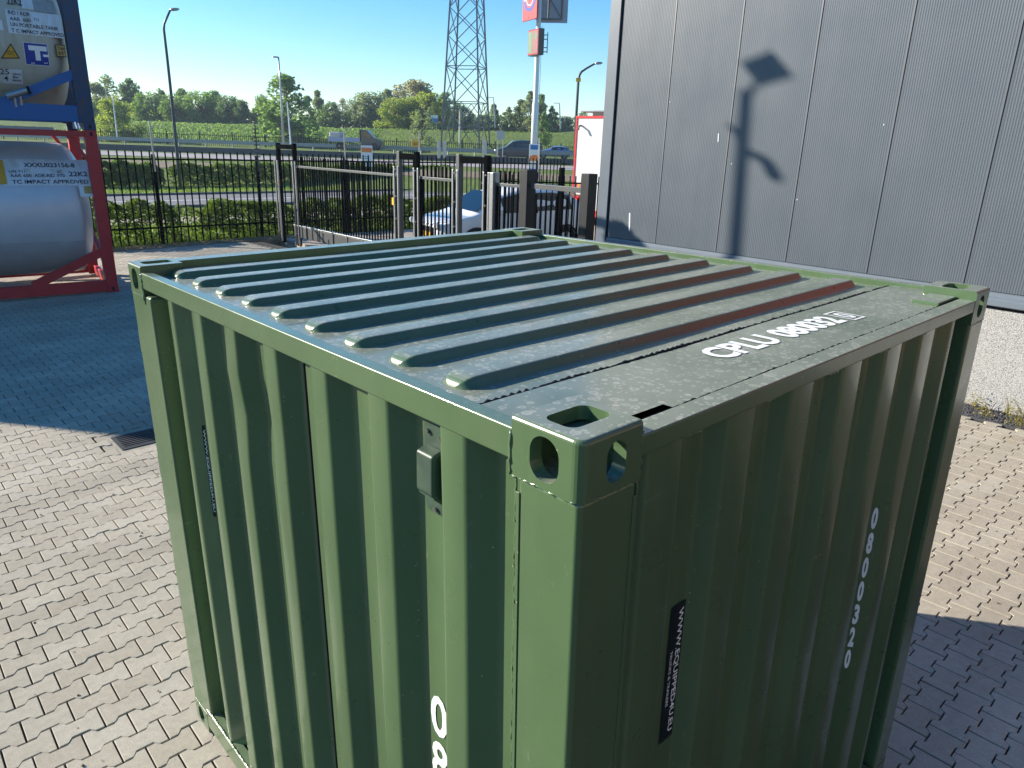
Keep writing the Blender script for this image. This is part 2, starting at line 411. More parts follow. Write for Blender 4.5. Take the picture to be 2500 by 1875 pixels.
def sag(x, y): return .005 * noise.noise(Vector((x * .55, y * .55, 4.2))) - .002
def hits_box(p):
    d = p - CAMK; t0, t1 = 0.0, 1.0
    for i, (lo, hi) in enumerate(((.45, 1.75), (.45, 2.0), (-.5, 1.9))):
        if abs(d[i]) < 1e-9: continue
        a, b = (lo - CAMK[i]) / d[i], (hi - CAMK[i]) / d[i]
        if a > b: a, b = b, a
        t0 = max(t0, a); t1 = min(t1, b)
    return t0 < t1
CAMK = KR.transposed() @ CAM
drain_c = (.90, 6.44)
cells = []
rng = random.Random(3)
j0, j1 = int(YY0 / PW), int(YY1 / PW)
for j in range(j0, j1):
    y = j * PW + .03
    for i in range(int(YX0 / PL), int(YX1 / PL)):
        x = i * PL + (PL / 2 if j % 2 else 0) + .05
        if x > 7.78 or y > 20.1: continue
        pw = KR @ Vector((x, y, 0)); q = proj(pw)
        if q is None or not (-70 < q[0] < 2570 and -40 < q[1] < 1960): continue
        if abs(x - drain_c[0]) < .27 and abs(y - drain_c[1]) < .27: continue
        if hits_box(Vector((x, y, 0))): continue
        inside = 0 < q[0] < 2500 and 0 < q[1] < 1875
        under = -.02 < x < 2.22 and -.02 < y < 2.5
        vis = inside and not under
        cells.append(((0 if not vis else 1 / q[2] ** 3), x, y))
cells.sort(reverse=True)
pm = MB(); paver_geo(pm, 0, 0, 0, 0, 0); pme = pm.mesh("paver")
for w, x, y in cells[:300]:
    o = put("paver", pme, "paver_concrete", yard)
    o.location = (x, y, rng.gauss(0, .0012) + sag(x, y)); o.rotation_euler = (rng.gauss(0, .006), rng.gauss(0, .006), rng.gauss(0, .004))
pf = MB()
for w, x, y in cells[300:]:
    paver_geo(pf, x + rng.gauss(0, .0007), y + rng.gauss(0, .0007), rng.gauss(0, .0012) + sag(x, y), rng.gauss(0, .006), rng.gauss(0, .006))
tag(pf.build("paver_field", "paver_concrete", yard, fix=False), kind="stuff")
rng = random.Random(21); dbm = MB()
for _ in range(420):
    x, y = rng.uniform(-3.2, 1.2), rng.uniform(1.5, 9)
    if rng.random() < .35: x, y = rng.uniform(4.0, 7.7), rng.uniform(-.8, 2.4)
    r = rng.uniform(.003, .009); b = Vector((x, y, .001)); a_ = rng.uniform(0, 6.28); c_, s_ = math.cos(a_) * r, math.sin(a_) * r
    dbm.add([b + Vector((c_ * 1.6, s_ * 1.6, 0)), b + Vector((-s_, c_, 0)), b + Vector((-c_, -s_, 0)), b + Vector((s_, -c_, 0)), b + Vector((0, 0, r * .8))], [(0, 1, 4), (1, 2, 4), (2, 3, 4), (3, 0, 4)])
do_ = dbm.build("crumbs", "dry_earth"); do_.matrix_world = K4; tag(do_, "small crumbs of earth and leaf litter scattered on the paving", "litter", kind="stuff")
# gravel strip and earth strip at the edges of the yard
g = MB().box(7.80, 8.22, -9, 7.4, -.2, .012).build("gravel_bed", "black_gravel"); g.matrix_world = K4; tag(g, kind="structure")
rng = random.Random(11); gm = MB()
for _ in range(5200):
    x, y = rng.uniform(7.80, 8.20), rng.uniform(-.6, 3.4); r = rng.uniform(.006, .016); z = .012 + rng.uniform(-.004, .012)
    pts = [Vector((rng.gauss(0, 1), rng.gauss(0, 1), rng.gauss(0, .7))).normalized() * r for _ in range(4)]
    b = Vector((x, y, z)); gm.add([b + Vector((r, 0, 0)), b + Vector((-r * .6, r * .9, 0)), b + Vector((-r * .5, -r * .9, 0)), b + pts[0].normalized() * r * .3 + Vector((0, 0, r * 1.1))], [(0, 1, 3), (1, 2, 3), (2, 0, 3)])
go = gm.build("gravel", "black_gravel"); go.matrix_world = K4; tag(go, "black gravel lying along the foot of the grey wall", "gravel", kind="stuff")
e = MB().box(-12, 9.6, 20.1, 20.82, -.3, .01).build("earth_strip", "dry_earth"); e.matrix_world = K4; tag(e, kind="structure")

# outside the fence
VZ = -.22
tag(MB().box(-60, 140, 20.9, 50, VZ - .2, VZ).build("verge", "grass_near"), kind="structure")
tag(MB().box(8.9, 30, 4, 20.4, -.4, -.12).build("driveway", "drive_brick"), kind="structure")
tag(MB().box(-60, 140, 32.5, 39.6, VZ - .1, VZ + .004).build("service_road", "asphalt"), kind="structure")
k = MB()
for Y in (32.3, 39.6): k.box(-60, 140, Y, Y + .2, VZ - .1, VZ + .11)
tag(k.build("kerb", "kerb_stone"), kind="structure")
tag(MB().box(-60, 140, 36.0, 36.14, VZ, VZ + .008).build("lane_line", "road_white"), kind="structure")
tag(MB().box(-60, 140, 26.2, 28.4, VZ - .1, VZ + .004).build("footpath", "drive_brick"), kind="structure")

def bankz(D, lat):
    rr = min(1, max(0, (lat + 25) / 60)); top = 4.45 + .55 * rr
    P = [(40, -.75), (47, -.3), (53, .25), (57.5, 1.0), (60, 1.12), (82, 1.55), (95, 1.7), (98, 1.95), (109, top - .25), (111.5, top), (117, top + .05), (140, top - .2), (400, 3.5), (2500, 3)]
    for (a, za), (b, zb) in zip(P, P[1:]):
        if D <= b: t = (D - a) / (b - a); return za + (zb - za) * t
    return P[-1][1]
def strip(name, mat, Ds, lats, dz=0.0, wob=0.0, kind="structure"):
    m = MB(); n = len(lats)
    for D in Ds:
        for L in lats:
            z = bankz(D, L) + dz
            if wob and 90 < D < 140: z += wob * noise.noise(Vector((D * .3, L * .3, 0)))
            m.v.append(DL(D, L, z))
    for i in range(len(Ds) - 1):
        for j in range(n - 1): m.f.append((i * n + j, i * n + j + 1, (i + 1) * n + j + 1, (i + 1) * n + j))
    return tag(m.build(name, mat, smooth=True), kind=kind)
lats = [x * 4.0 for x in range(-40, 36)]
strip("grass_bank", "grass_far", [40, 44, 47, 50, 53, 55, 57.5, 60, 66, 74, 82, 88, 92, 95, 98, 101, 104, 107, 110, 112, 117, 125, 140, 400, 2500], lats, 0, .5)
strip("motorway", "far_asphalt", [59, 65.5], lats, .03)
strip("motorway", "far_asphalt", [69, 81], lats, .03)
strip("lane_line", "road_white", [74.4, 74.6], lats, .05); strip("lane_line", "road_white", [64.9, 65.1], lats, .05)
strip("earth_strip", "dry_earth", [54.2, 56.4], lats, .03)

# ================================================================== THE GREEN CONTAINER
W, L, H = 2.20, 2.475, 2.271
CAx, CAy, CAz = .162, .172, .118
box = empty("shipping_container", M=K4)
tag(box, "small green corrugated steel shipping container in the foreground", "shipping container")
def green(mb, name, mat="green_paint", parent=box, **k): return mb.build(name, mat, parent, **k)

# corner castings: hollow, with an opening in each outer face
def casting_mesh():
    b = MB().box(0, CAx, 0, CAy, -CAz, 0); me = b.mesh("corner_casting")
    bm = bmesh.new(); bm.from_mesh(me)
    for e in bm.edges:
        mid = (e.verts[0].co + e.verts[1].co) / 2
        e.select = False
    sel = [e for e in bm.edges if all(v.co.x < .001 and v.co.y < .001 for v in e.verts)]
    bmesh.ops.bevel(bm, geom=sel, offset=.022, segments=6, profile=.5, affect='EDGES')
    sel = [e for e in bm.edges if all(v.co.z > -.001 for v in e.verts) and (all(v.co.x < .02 for v in e.verts) or all(v.co.y < .02 for v in e.verts))]
    bmesh.ops.bevel(bm, geom=sel, offset=.009, segments=4, profile=.5, affect='EDGES')
    bm.to_mesh(me); bm.free()
    cav = MB().box(.030, CAx - .014, .030, CAy - .014, -CAz + .014, -.028).mesh("c")
    top = MB().prism(stadium(.112, .076, .022), -.06, .02, lambda a, b, t: Vector((.088 + a, .090 + b, t))).mesh("c")
    side = MB().prism(stadium(.072, .086, .034, 8), -.02, .06, lambda a, b, t: Vector((t, .088 + a, -.060 + b))).mesh("c")
    end = MB().prism(stadium(.053, .080, .026, 8), -.02, .06, lambda a, b, t: Vector((.092 + a, t, -.060 + b))).mesh("c")
    return boolean(me, [cav, top, side, end])
cast = casting_mesh()
def mirrored(me, sx, sy, sz, off):
    r = me.copy(); bm = bmesh.new(); bm.from_mesh(r)
    for v in bm.verts: v.co = Vector((v.co.x * sx + off[0], v.co.y * sy + off[1], v.co.z * sz + off[2]))
    if sx * sy * sz < 0: bmesh.ops.reverse_faces(bm, faces=bm.faces)
    bm.to_mesh(r); bm.free(); return r
for sx, ox in ((1, 0), (-1, W)):
    for sy, oy in ((1, 0), (-1, L)):
        for sz, oz in ((1, H), (-1, 0)):
            cm_ = put("corner_casting", mirrored(cast, sx, sy, sz, (ox, oy, oz)), "green_paint" if sz < 0 else "roof_paint", box)
bpy.data.meshes.remove(cast)
# posts
def post(x0, x1, y0, y1, b=.012):
    green(MB().box(x0, x1, y0, y1, CAz - .004, H - CAz + .004), "corner_post", bevel=b, seg=4)
post(.003, .160, .003, .158); post(W - .150, W - .003, .003, .10)
post(.003, .085, L - .235, L - .003); post(W - .085, W - .003, L - .235, L - .003)
# small lip on the near post
green(MB().box(.0008, .004, .150, .160, CAz, H - CAz - .03), "post_lip", bevel=.001); green(MB().box(.150, .162, .0008, .004, CAz, H - CAz - .03), "post_lip", bevel=.001)
# rails
RT = 2.247
green(MB().box(.001, .040, CAy - .002, L - CAy + .002, 2.182, RT), "top_side_rail", bevel=.005)
green(MB().box(W - .040, W - .001, CAy, L - CAy, 2.182, RT), "top_side_rail", "roof_paint", bevel=.003)
green(MB().box(CAx - .002, W - CAx + .002, .001, .055, 2.198, 2.240), "top_end_rail", "roof_paint", bevel=.004)
green(MB().box(CAx, W - CAx, L - .09, L - .001, 2.16, H - .004), "top_end_rail", "roof_paint", bevel=.004)
green(MB().box(.001, .045, CAy, L - CAy, .045, .150), "bottom_side_rail", bevel=.003)
green(MB().box(W - .045, W - .001, CAy, L - CAy, .045, .150), "bottom_side_rail", bevel=.003)
green(MB().box(CAx, W - CAx, .001, .045, .045, .150), "bottom_end_rail", bevel=.003)
green(MB().box(CAx, W - CAx, L - .045, L - .001, .045, .150), "bottom_end_rail", bevel=.003)
green(MB().box(.05, W - .05, .05, L - .05, .09, .13), "floor")
# corrugated walls
def corrugation(a0, a1, start, pitch, flat_o, slope, depth):
    """profile (along, depth); outer flats begin at start + k*pitch"""
    pts = [(a0, depth)]; k = math.floor((a0 - start) / pitch) - 1
    while True:
        s0 = start + k * pitch
        for a, d in ((s0 - slope, depth), (s0, 0), (s0 + flat_o, 0), (s0 + flat_o + slope, depth)):
            if a0 + .004 < a < a1 - .004: pts.append((a, d))
        k += 1
        if s0 > a1: break
    pts.append((a1, depth)); return pts
def rounded(pts, r=.008):
    out = [pts[0]]
    for i in range(1, len(pts) - 1):
        p0, p, p1 = (Vector((*q, 0)) for q in pts[i - 1:i + 2])
        a = (p0 - p); b = (p1 - p); ra = min(r, a.length * .4); rb = min(r, b.length * .4)
        A = p + a.normalized() * ra; B = p + b.normalized() * rb
        for t in (0, .5, 1): q = A * (1 - t) ** 2 + p * 2 * t * (1 - t) + B * t * t; out.append((q.x, q.y))
    out.append(pts[-1]); return out
def wall(name, prof, z0, z1, fn, nz=28, dent=None):
    prof = rounded(prof); m = MB(); n = len(prof)
    for iz in range(nz + 1):
        z = z0 + (z1 - z0) * iz / nz
        for a, d in prof:
            w = .0022 * noise.noise(Vector((a * 1.6, z * 1.3, 3.3)))
            if dent:
                for da, dz_, amp, ra, rz in dent: w += amp * math.exp(-((a - da) / ra) ** 2 - ((z - dz_) / rz) ** 2)
            m.v.append(fn(a, d + w, z))
    for iz in range(nz):
        for k in range(n - 1): m.f.append((iz * n + k, iz * n + k + 1, (iz + 1) * n + k + 1, (iz + 1) * n + k))
    return m.build(name, "green_paint", box, smooth=True)
SP = .282
side_prof = [p for p in corrugation(.158, 2.12, .318, SP, .080, .050, .050)]
side_prof = [p for p in side_prof if p[0] < 1.99] + [(2.02, .004), (2.062, .004), (2.074, .085), (L - .23, .085)]
side_wall = wall("side_wall", [(a, d + .006) for a, d in side_prof], .148, 2.184, lambda a, d, z: Vector((d, a, z)), dent=[(1.38, 1.90, .012, .16, .10), (1.52, 2.02, -.006, .12, .08), (.46, 1.96, .003, .05, .12)])
wall("side_wall", corrugation(.158, L - .235, .318, SP, .080, .058, .042), .148, 2.184, lambda a, d, z: Vector((W - d - .006, a, z)), nz=6)
EP = .278
end_prof = corrugation(.158, 2.05, .196, EP, .112, .030, .042)
end_prof = [p for p in end_prof if p[0] < 1.90] + [(1.905, .010), (1.93, .010), (1.945, .075), (W - .148, .075)]
end_wall = wall("end_wall", [(a, d + .008) for a, d in end_prof], .148, 2.200, lambda a, d, z: Vector((a, d, z)))
wall("end_wall", corrugation(.08, W - .08, .2, EP, .112, .030, .03), .148, 2.18, lambda a, d, z: Vector((a, L - d - .02, z)), nz=6)
# panel joints
green(MB().box(-.0012 + .048 - .0462, .006, .9815, .9845, .15, 2.182), "panel_seam", "seam_dark")
# roof
RZ = 2.2245
def roof_sheet(x0, x1, y0, y1, name="roof_panel", z=RZ):
    m = MB(); nx, ny = 24, max(2, int((y1 - y0) / .1))
    for i in range(ny + 1):
        for k in range(nx + 1):
            x = x0 + (x1 - x0) * k / nx; y = y0 + (y1 - y0) * i / ny
            w = .003 * noise.noise(Vector((x * 1.7, y * 1.7, .4))) - .006 * math.sin(PI * (x / W)) ** 2 * .5
            m.v.append(Vector((x, y, z + w)))
    for i in range(ny):
        for k in range(nx): m.f.append((i * (nx + 1) + k, i * (nx + 1) + k + 1, (i + 1) * (nx + 1) + k + 1, (i + 1) * (nx + 1) + k))
    return m.build(name, "roof_paint", box, smooth=True)
roof_sheet(.028, W - .028, .341, 1.236); roof_sheet(.028, W - .028, 1.239, L - .09)
roof_sheet(.345, W - .036, .062, .327, "header_plate", RZ + .010); roof_sheet(.036, .345, .088, .327, "header_plate", RZ + .010)
green(MB().box(.03, W - .03, .320, .350, 2.19, RZ - .010), "roof_gap", "seam_dark"); green(MB().box(CAx, W - CAx, .045, .095, 2.19, 2.216), "roof_gap", "seam_dark")
def rib(y):
    m = MB(); hb, ht, h = .054, .036, .025; xa, xb = .100, W - .100; n = 20
    rows = []
    half = [(hb + .006, -.004), (hb + .003, .0005), (hb - .001, .003), (hb - .003, .006), (ht + .004, h - .006), (ht + .002, h - .002), (ht - .002, h - .0004), (ht - .006, h), (.012, h)]
    prof = [(-a, b) for a, b in half] + [(a, b) for a, b in half[::-1]]
    xs = [xa, xa + .003, xa + .008, xa + .015, xa + .024, xa + .034, xa + .042, xa + .06] + [xa + .06 + (xb - xa - .12) * t / n for t in range(1, n)] + [xb - .06, xb - .042, xb - .034, xb - .024, xb - .015, xb - .008, xb - .003, xb]
    for x in xs:
        e = min(x - xa, xb - x); en = min(1, e / .042); s = math.sqrt(max(0, 1 - (1 - en) ** 2)); ww = .30 + .70 * s; s = s ** 1.15
        w = -.003 * math.sin(PI * x / W) ** 2
        rows.append([Vector((x, y + a * ww, RZ + w + (b if b < 0 else b * s))) for a, b in prof])
    k = len(prof); m.v = [p for r in rows for p in r]
    for i in range(len(rows) - 1):
        for j in range(k - 1): m.f.append((i * k + j, i * k + j + 1, (i + 1) * k + j + 1, (i + 1) * k + j))
    m.build("roof_rib", "roof_paint", box, smooth=True)
for i in range(9): rib(.480 + i * .2205)
green(MB().box(1.86, W - CAx - .002, .062, .150, RZ + .008, RZ + .022), "cover_plate", "roof_paint", bevel=.003)
green(MB().box(.17, .44, L - .13, L - .088, RZ, RZ + .012), "cover_plate", "roof_paint", bevel=.003)
# weld beads
def weld(p, q, r=.004, step=.007, seed=0, name='weld_bead', mat='green_paint'):
    rg = random.Random(seed); p, q = Vector(p), Vector(q); n = max(6, int((q - p).length / step))
    pts = [p.lerp(q, i / n) + Vector((rg.gauss(0, .0009), rg.gauss(0, .0009), rg.gauss(0, .0009))) for i in range(n + 1)]
    MB().tube(pts, [r * (1.15 if i % 2 else .7) * rg.uniform(.75, 1.3) for i in range(n + 1)], 5).build(name, mat, box, smooth=True)
weld((.001, CAy + .003, H - .030), (.001, CAy + .003, H - CAz), .0042, .0085, 1)
weld((CAx + .001, .002, H - .022), (CAx + .001, .002, H - CAz), .003, .008, 2)
weld((.004, .162, H - CAz), (.004, .162, .14), .0030, .010, 3); weld((.163, .006, H - CAz), (.163, .006, .14), .0030, .010, 4)
weld((.002, CAy, H - CAz), (.003, .012, H - CAz), .0026, .008, 5); weld((CAx, .002, H - CAz), (.012, .003, H - CAz), .0026, .008, 6)
weld((.032, CAy, RT - .012), (.032, L - CAy, RT - .012), .0042, .016, 7)
weld((.001, L - CAy, H - .030), (.001, L - CAy, H - CAz - .03), .0042, .0085, 8)
weld((.03, L - .092, RZ + .006), (W - .1, L - .092, RZ + .006), .003, .014, 9)
weld((.05, .334, RZ + .0055), (W - .05, .334, RZ + .0045), .0058, .011, 10, 'sealant', 'label_black')
weld((.34, .0585, RZ + .010), (W - CAx, .0585, RZ + .010), .0036, .014, 11, 'sealant', 'label_black')
weld((.006, CAy, .151), (.006, L - CAy, .151), .0035, .010, 12); weld((W - CAx, .002, H - CAz), (W - .01, .002, H - CAz), .0026, .008, 13)
weld((W - CAx - .002, .06, RZ + .014), (W - CAx - .002, CAy, RZ + .014), .004, .010, 14)
for i in range(5): weld((.30 + .31 * i, .006, 2.197), (.36 + .31 * i + .02 * (i % 2), .006, 2.197), .0035, .008, 20 + i)
# hinges of the doors at the far end
for z in (1.93, 1.36, .83, .36):
    green(MB().box(.012, .055, L - .006, L + .030, z - .05, z + .05), "hinge", bevel=.004)
# ventilator
v = empty("ventilator"); v.parent = box; tag(v, "small dark ventilator box screwed to the green wall")
vx = .006 + .042; v.location = (vx + .006, .4700, 2.045); v.scale = (1.15, 1.15, 1.05)
MB().prism(stadium(.072, .215, .014, 4), -.007, .002, lambda a, b, t: Vector((t, a, b))).build("plate", "vent_grey", v, bevel=.002)
mb = MB(); poly = [(-.006, .052), (-.034, .044), (-.036, -.045), (-.008, -.078)]
mb.prism(poly, -.027, .027, lambda a, b, t: Vector((a, t, b))); mb.build("cover", "vent_grey", v, bevel=.006, seg=3)
for yy, zz in ((-.020, .075), (.020, .082), (0, -.095)):
    MB().tube([(-.007, yy, zz), (-.013, yy, zz)], .0055, 8).build("screw", "screw_metal", v)
for kk in range(6): MB().box(-.030 + kk * .004, -.026 + kk * .004, -.024, .024, -.0555 - kk * .004, -.0525 - kk * .004).build("louvre", "vent_grey", v)
# lettering: stencilled number on the roof, sides, and stickers
RTX = RZ + .0125
def onroof(a, b): return Vector((.742 + a, .186 + b - .03 * a, RZ + .0118 + .003 * noise.noise(Vector(((.742 + a) * 1.7, (.186 + b - .03 * a) * 1.7, .4))) - .003 * math.sin(PI * ((.742 + a) / W)) ** 2))
text_fit("CPLU", .285, .094, "ink_white", box, lambda a, b: onroof(a, b), bold=.035); text_fit("080032", .335, .094, "ink_white", box, lambda a, b: onroof(.325 + a, b), bold=.045)
fr = MB()
for x0, x1, y0, y1 in ((.690, .765, -.006, .001), (.690, .765, .090, .097), (.690, .697, .0012, .0898), (.758, .765, .0012, .0898)): fr.add([onroof(x0, y0), onroof(x1, y0), onroof(x1, y1), onroof(x0, y1)], [(0, 1, 2, 3)])
fr.build("lettering", "ink_white", box)
text_fit("0", .040, .072, "ink_white", box, lambda a, b: onroof(.708 + a, .009 + b), bold=.03)
text_fit("CPLU 080032", .64, .07, "ink_white", box, lambda a, b: Vector((1.55 - a, 2.375 - b, RTX - .006)), bold=.03)
for i, ch in enumerate("0800320"):
    text_fit(ch, .068, .128, "ink_white", box, lambda a, b, i=i: Vector((.0535, .524 - a, 1.272 - i * .148 + b)), bold=.018)
    text_fit(ch, .0105, .084, "ink_white", box, lambda a, b, i=i: Vector((1.5575 + a, .0478 - (.0015 + a) * 1.40, 1.505 - i * .096 + b)), bold=.05)
def sticker(o, ax, ay, name="sticker", q=1.0, hb=.026, hh=.021):
    s = empty(name); s.parent = box; tag(s, "narrow black sticker with a white web address running down the wall")
    P = lambda a, b, t: o + ax * a + ay * b * q + ax.cross(ay) * t
    MB().add([P(0, -.002, .0012), P(.392, -.002, .0012), P(.392, .054, .0012), P(0, .054, .0012)], [(0, 1, 2, 3)]).build("backing", "sticker_black", s, fix=False)
    text_fit("WWW.EQUIPPED4U.EU", .355, hh, "ink_white", s, lambda a, b: P(.016 + a, hb + b, .002), bold=.012)
    text_fit("TRUCKS & TRAILERS", .160, .009, "ink_white", s, lambda a, b: P(.125 + a, .009 + b, .002), bold=.004)
# on the slope of the end wall that faces the camera: along -z, letter tops towards +x
s0 = Vector((.446 - .012, .0455, 1.742)); sl_ = Vector((.474, .008, 1.742)) - Vector((.444, .050, 1.742))
sticker(Vector((.390, .0495, 1.742)), Vector((0, 0, -1)), Vector((1, 0, 0)))
sticker(Vector((.0535 - .0090, 1.9690, 1.700)), Vector((0, 0, -1)), Vector((.0505, -.0500, 0)).normalized(), q=.22, hb=.008, hh=.044)

# ================================================================== TANK CONTAINERS
TB = Vector((2.87, 14.34, yardz(2.87, 14.34))); TA = -math.atan2(.19, 1.88)
TE = Vector((math.cos(TA), math.sin(TA), 0)); TN = Vector((TE.y, -TE.x, 0))
TL, TW, TH = 6.06, 2.44, 2.90
def tpx(x, y, base=TB):
    P = onplane(x, y, TB + TN * -.02, TN) - base; return P.dot(TE), P.z
def tank(name, label, zbase, frame, post_m, shell, lower, pw=.195, r0=.02, r1=.225):
    M = Matrix.Translation(TB + Vector((0, 0, zbase))) @ Matrix.Rotation(TA, 4, 'Z')
    t = empty(name, M=M); tag(t, label, "tank container", "stacked tank containers")
    x0, x1 = -TL, 0.0
    for x in (x0, x1 - pw):
        for y in (0, TW - pw): MB().box(x, x + pw, y, y + pw, .12, TH - .12).build("corner_post", post_m, t, bevel=.012)
    for x in (x0, x1 - .19):
        for y in (-.004, TW - .18):
            for z in (0, TH - .125):
                c = MB().box(x + .004, x + .194, y, y + .184, z, z + .125).build("corner_casting", post_m, t, bevel=.01)
                yy = y - .001 if y < 1 else y + .185
                MB().prism(stadium(.05, .072, .025), 0, .002, lambda a, b, q, x=x, z=z, yy=yy: Vector((x + .10 + a, yy - .001 + q, z + .062 + b))).build("opening", "hole_dark", c)
    for y in (.012, TW - .10):
        MB().box(x0 + pw - .004, x1 - pw + .004, y, y + .085, r0, r1).build("bottom_rail", frame, t, bevel=.008)
        MB().box(x0 + pw - .004, x1 - pw + .004, y, y + .085, TH - .115, TH - .015).build("top_rail", frame, t, bevel=.008)
        yc = y + .042
        for xs, sg in ((x1 - .10, -1), (x0 + .10, 1)):
            MB().bar((xs, yc, .60 + r1 - .03), (xs + sg * 1.25, yc, r1 - .02), .080, .15).build("brace", frame, t, bevel=.006)
            MB().bar((xs + sg * .02, yc, TH - .62), (xs + sg * .36, yc, TH - .09), .078, .06).build("brace", frame, t, bevel=.006)
    for x in (x0 + .01, x1 - .10):
        MB().box(x, x + .085, .18, TW - .18, .02, .20).build("end_rail", frame, t, bevel=.008)
        MB().box(x, x + .085, .18, TW - .18, TH - .13, TH - .01).build("end_rail", frame, t, bevel=.008)
        MB().bar((x + .04, .2, .2), (x + .04, TW - .2, 1.0), .07, .09).build("brace", frame, t, bevel=.006)
    for y in (.5, TW - .5): MB().box(x0 + .4, x1 - .4, y - .25, y + .25, TH - .05, TH - .02).build("walkway", "galvanised", t)
    R_, cz, cy = 1.20, 1.46, TW / 2
    prof = [(x0 + .16, .02)]
    for k in range(1, 9): a = k / 8 * PI / 2; prof.append((x0 + .52 - .36 * math.cos(a), R_ * math.sin(a) ** .7))
    prof += [(x0 + .52 + (TL - 1.04) * i / 6, R_) for i in range(1, 7)]
    for k in range(7, -1, -1): a = k / 8 * PI / 2; prof.append((x1 - .52 + .36 * math.cos(a), max(.02, R_ * math.sin(a) ** .7)))
    fn = lambda a, p, q: Vector((a, cy + p, cz + q))
    sh = MB().lathe(prof, 72, fn).build("tank_shell", shell, t, smooth=True)
    # lower jacket band and seams
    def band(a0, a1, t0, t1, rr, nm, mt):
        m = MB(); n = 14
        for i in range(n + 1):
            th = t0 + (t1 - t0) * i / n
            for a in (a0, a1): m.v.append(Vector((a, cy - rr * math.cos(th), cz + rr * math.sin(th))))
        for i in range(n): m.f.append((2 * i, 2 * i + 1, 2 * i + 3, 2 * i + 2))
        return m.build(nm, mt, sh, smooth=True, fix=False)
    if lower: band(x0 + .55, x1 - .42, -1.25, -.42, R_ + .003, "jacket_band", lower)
    for a in (-1.72, -3.2, -4.6): band(a, a + .007, -1.3, 1.3, R_ + .004, "jacket_seam", "label_grey")
    def on(a, z, off=.006):                       # point on the curved shell in front
        s = max(-1, min(1, (z - cz) / (R_ + off))); return Vector((a, cy - (R_ + off) * math.sqrt(1 - s * s), z))
    def patch(a0, a1, z0, z1, mt, off=.006, nm="label", poly=None):
        m = MB(); n = 6
        if poly: m.v = [on(a, z, off) for a, z in poly]; m.f = [tuple(range(len(poly)))]
        else:
            for i in range(n + 1):
                z = z0 + (z1 - z0) * i / n
                for a in (a0, a1): m.v.append(on(a, z, off))
            for i in range(n): m.f.append((2 * i, 2 * i + 1, 2 * i + 3, 2 * i + 2))
        return m.build(nm, mt, sh, fix=False)
    def write(s, a, z, w, h, mt="ink_black", off=.010, bold=.006, skew=0.0):
        return text_fit(s, w, h, mt, sh, lambda p, q: on(a + p, z + q + skew * p, off), bold=bold)
    return t, patch, write, sh
red, rpatch, rwrite, rsh = tank("tank_container", "red framed tank container with white shell at the bottom of the stack", 0, "frame_red", "frame_red", "shell_white", "shell_lower")
def rp(zx, zy): a, z = tpx(zx / 3.318, 280 + zy / 3.318); return a, z
a, z = rp(34, 580); a2, z2 = rp(745, 375); rpatch(a, a2, z, z2, "label_worn")
a, z = rp(170, 440); a2, z2 = rp(655, 390); rpatch(a, a2, z, z2, "label_white", .010)
def rw(s, x0, y0, x1, y1, **k):
    a, z = rp(x0, y0); a2, z2 = rp(x1, y1); rwrite(s, a, z, a2 - a, z2 - z, off=.014, **k)
rw("XXXU023156-8", 205, 430, 620, 398, bold=.02); rw("UN T11", 82, 474, 210, 454); rw("IC", 480, 478, 517, 456); rw("AAR 600", 90, 510, 262, 485)
rw("ADR-RID  F70", 290, 510, 532, 484); rw("22K2", 572, 502, 718, 466, bold=.012); rw("TC IMPACT APPROVED", 105, 562, 722, 530, bold=.01)
a, z = rp(-120, 565); a2, z2 = rp(30, 372); rpatch(a, a2, z, z2, "label_yellow", .014)
a, z = rp(655, 665); a2, z2 = rp(755, 572); rpatch(a, a2, z, z2, "label_white", .012)
a, z = rp(690, 640); a2, z2 = rp(742, 580); rpatch(a, a2, z, z2, "label_ochre", .016); rw("2.6", 696, 606, 738, 586, bold=.01); rw("8'6", 696, 634, 738, 612, bold=.01)
blue, bpatch, bwrite, bsh = tank("tank_container", "blue framed tank container with stained cream shell on top of the red one", TH, "frame_blue", "post_blue_worn", "shell_cream", None, .25, .13, .40)
BB = TB + Vector((0, 0, TH))
def bp_(zx, zy): return tpx(zx / 4.424, zy / 4.424, BB)
def bw(s, x0, y0, x1, y1, mt="ink_black", skew=-.03, **k):
    a, z = bp_(x0, y0); a2 = bp_(x1, y0)[0]; z2 = bp_(x0, y1)[1]; bwrite(s, a, z, a2 - a, z2 - z, mt, off=.016, skew=0, **k)
def bl(x0, y0, x1, y1, mt, off=.008, **k):
    a, z = bp_(x0, y0); a2 = bp_(x1, y0)[0]; z2 = bp_(x0, y1)[1]; return bpatch(a, a2, z, z2, mt, off, **k)
bl(95, 358, 690, 95, "label_worn"); bl(240, 85, 368, -60, "label_worn", .010); bl(372, 118, 600, -15, "label_grey", .012)
bw("22K2", 80, 36, 240, -40, bold=.012)
bw("RID / ADR", 92, 150, 320, 106); bw("AAR  600", 108, 218, 330, 176); bw("T11", 368, 226, 420, 192); bw("UN PORTABLE TANK", 115, 280, 626, 238); bw("T C IMPACT APPROVED", 128, 346, 684, 306, bold=.012)
def tri(cx, cy, s): return [bp_(cx + s * math.cos(t), cy + s * .92 * math.sin(t)) for t in (math.radians(q) for q in (-90, 30, 150))]
def shrink(p, f): c = (sum(q[0] for q in p) / 3, sum(q[1] for q in p) / 3); return [(c[0] + (q[0] - c[0]) * f, c[1] + (q[1] - c[1]) * f) for q in p]
T3 = tri(115, 575, 120); bpatch(0, 0, 0, 0, "ink_black", .008, poly=T3); bpatch(0, 0, 0, 0, "label_yellow", .012, poly=shrink(T3, .80))
bw("SUPER HEAVY", 70, 560, 160, 545); bw("HEAVY", 75, 585, 155, 570)
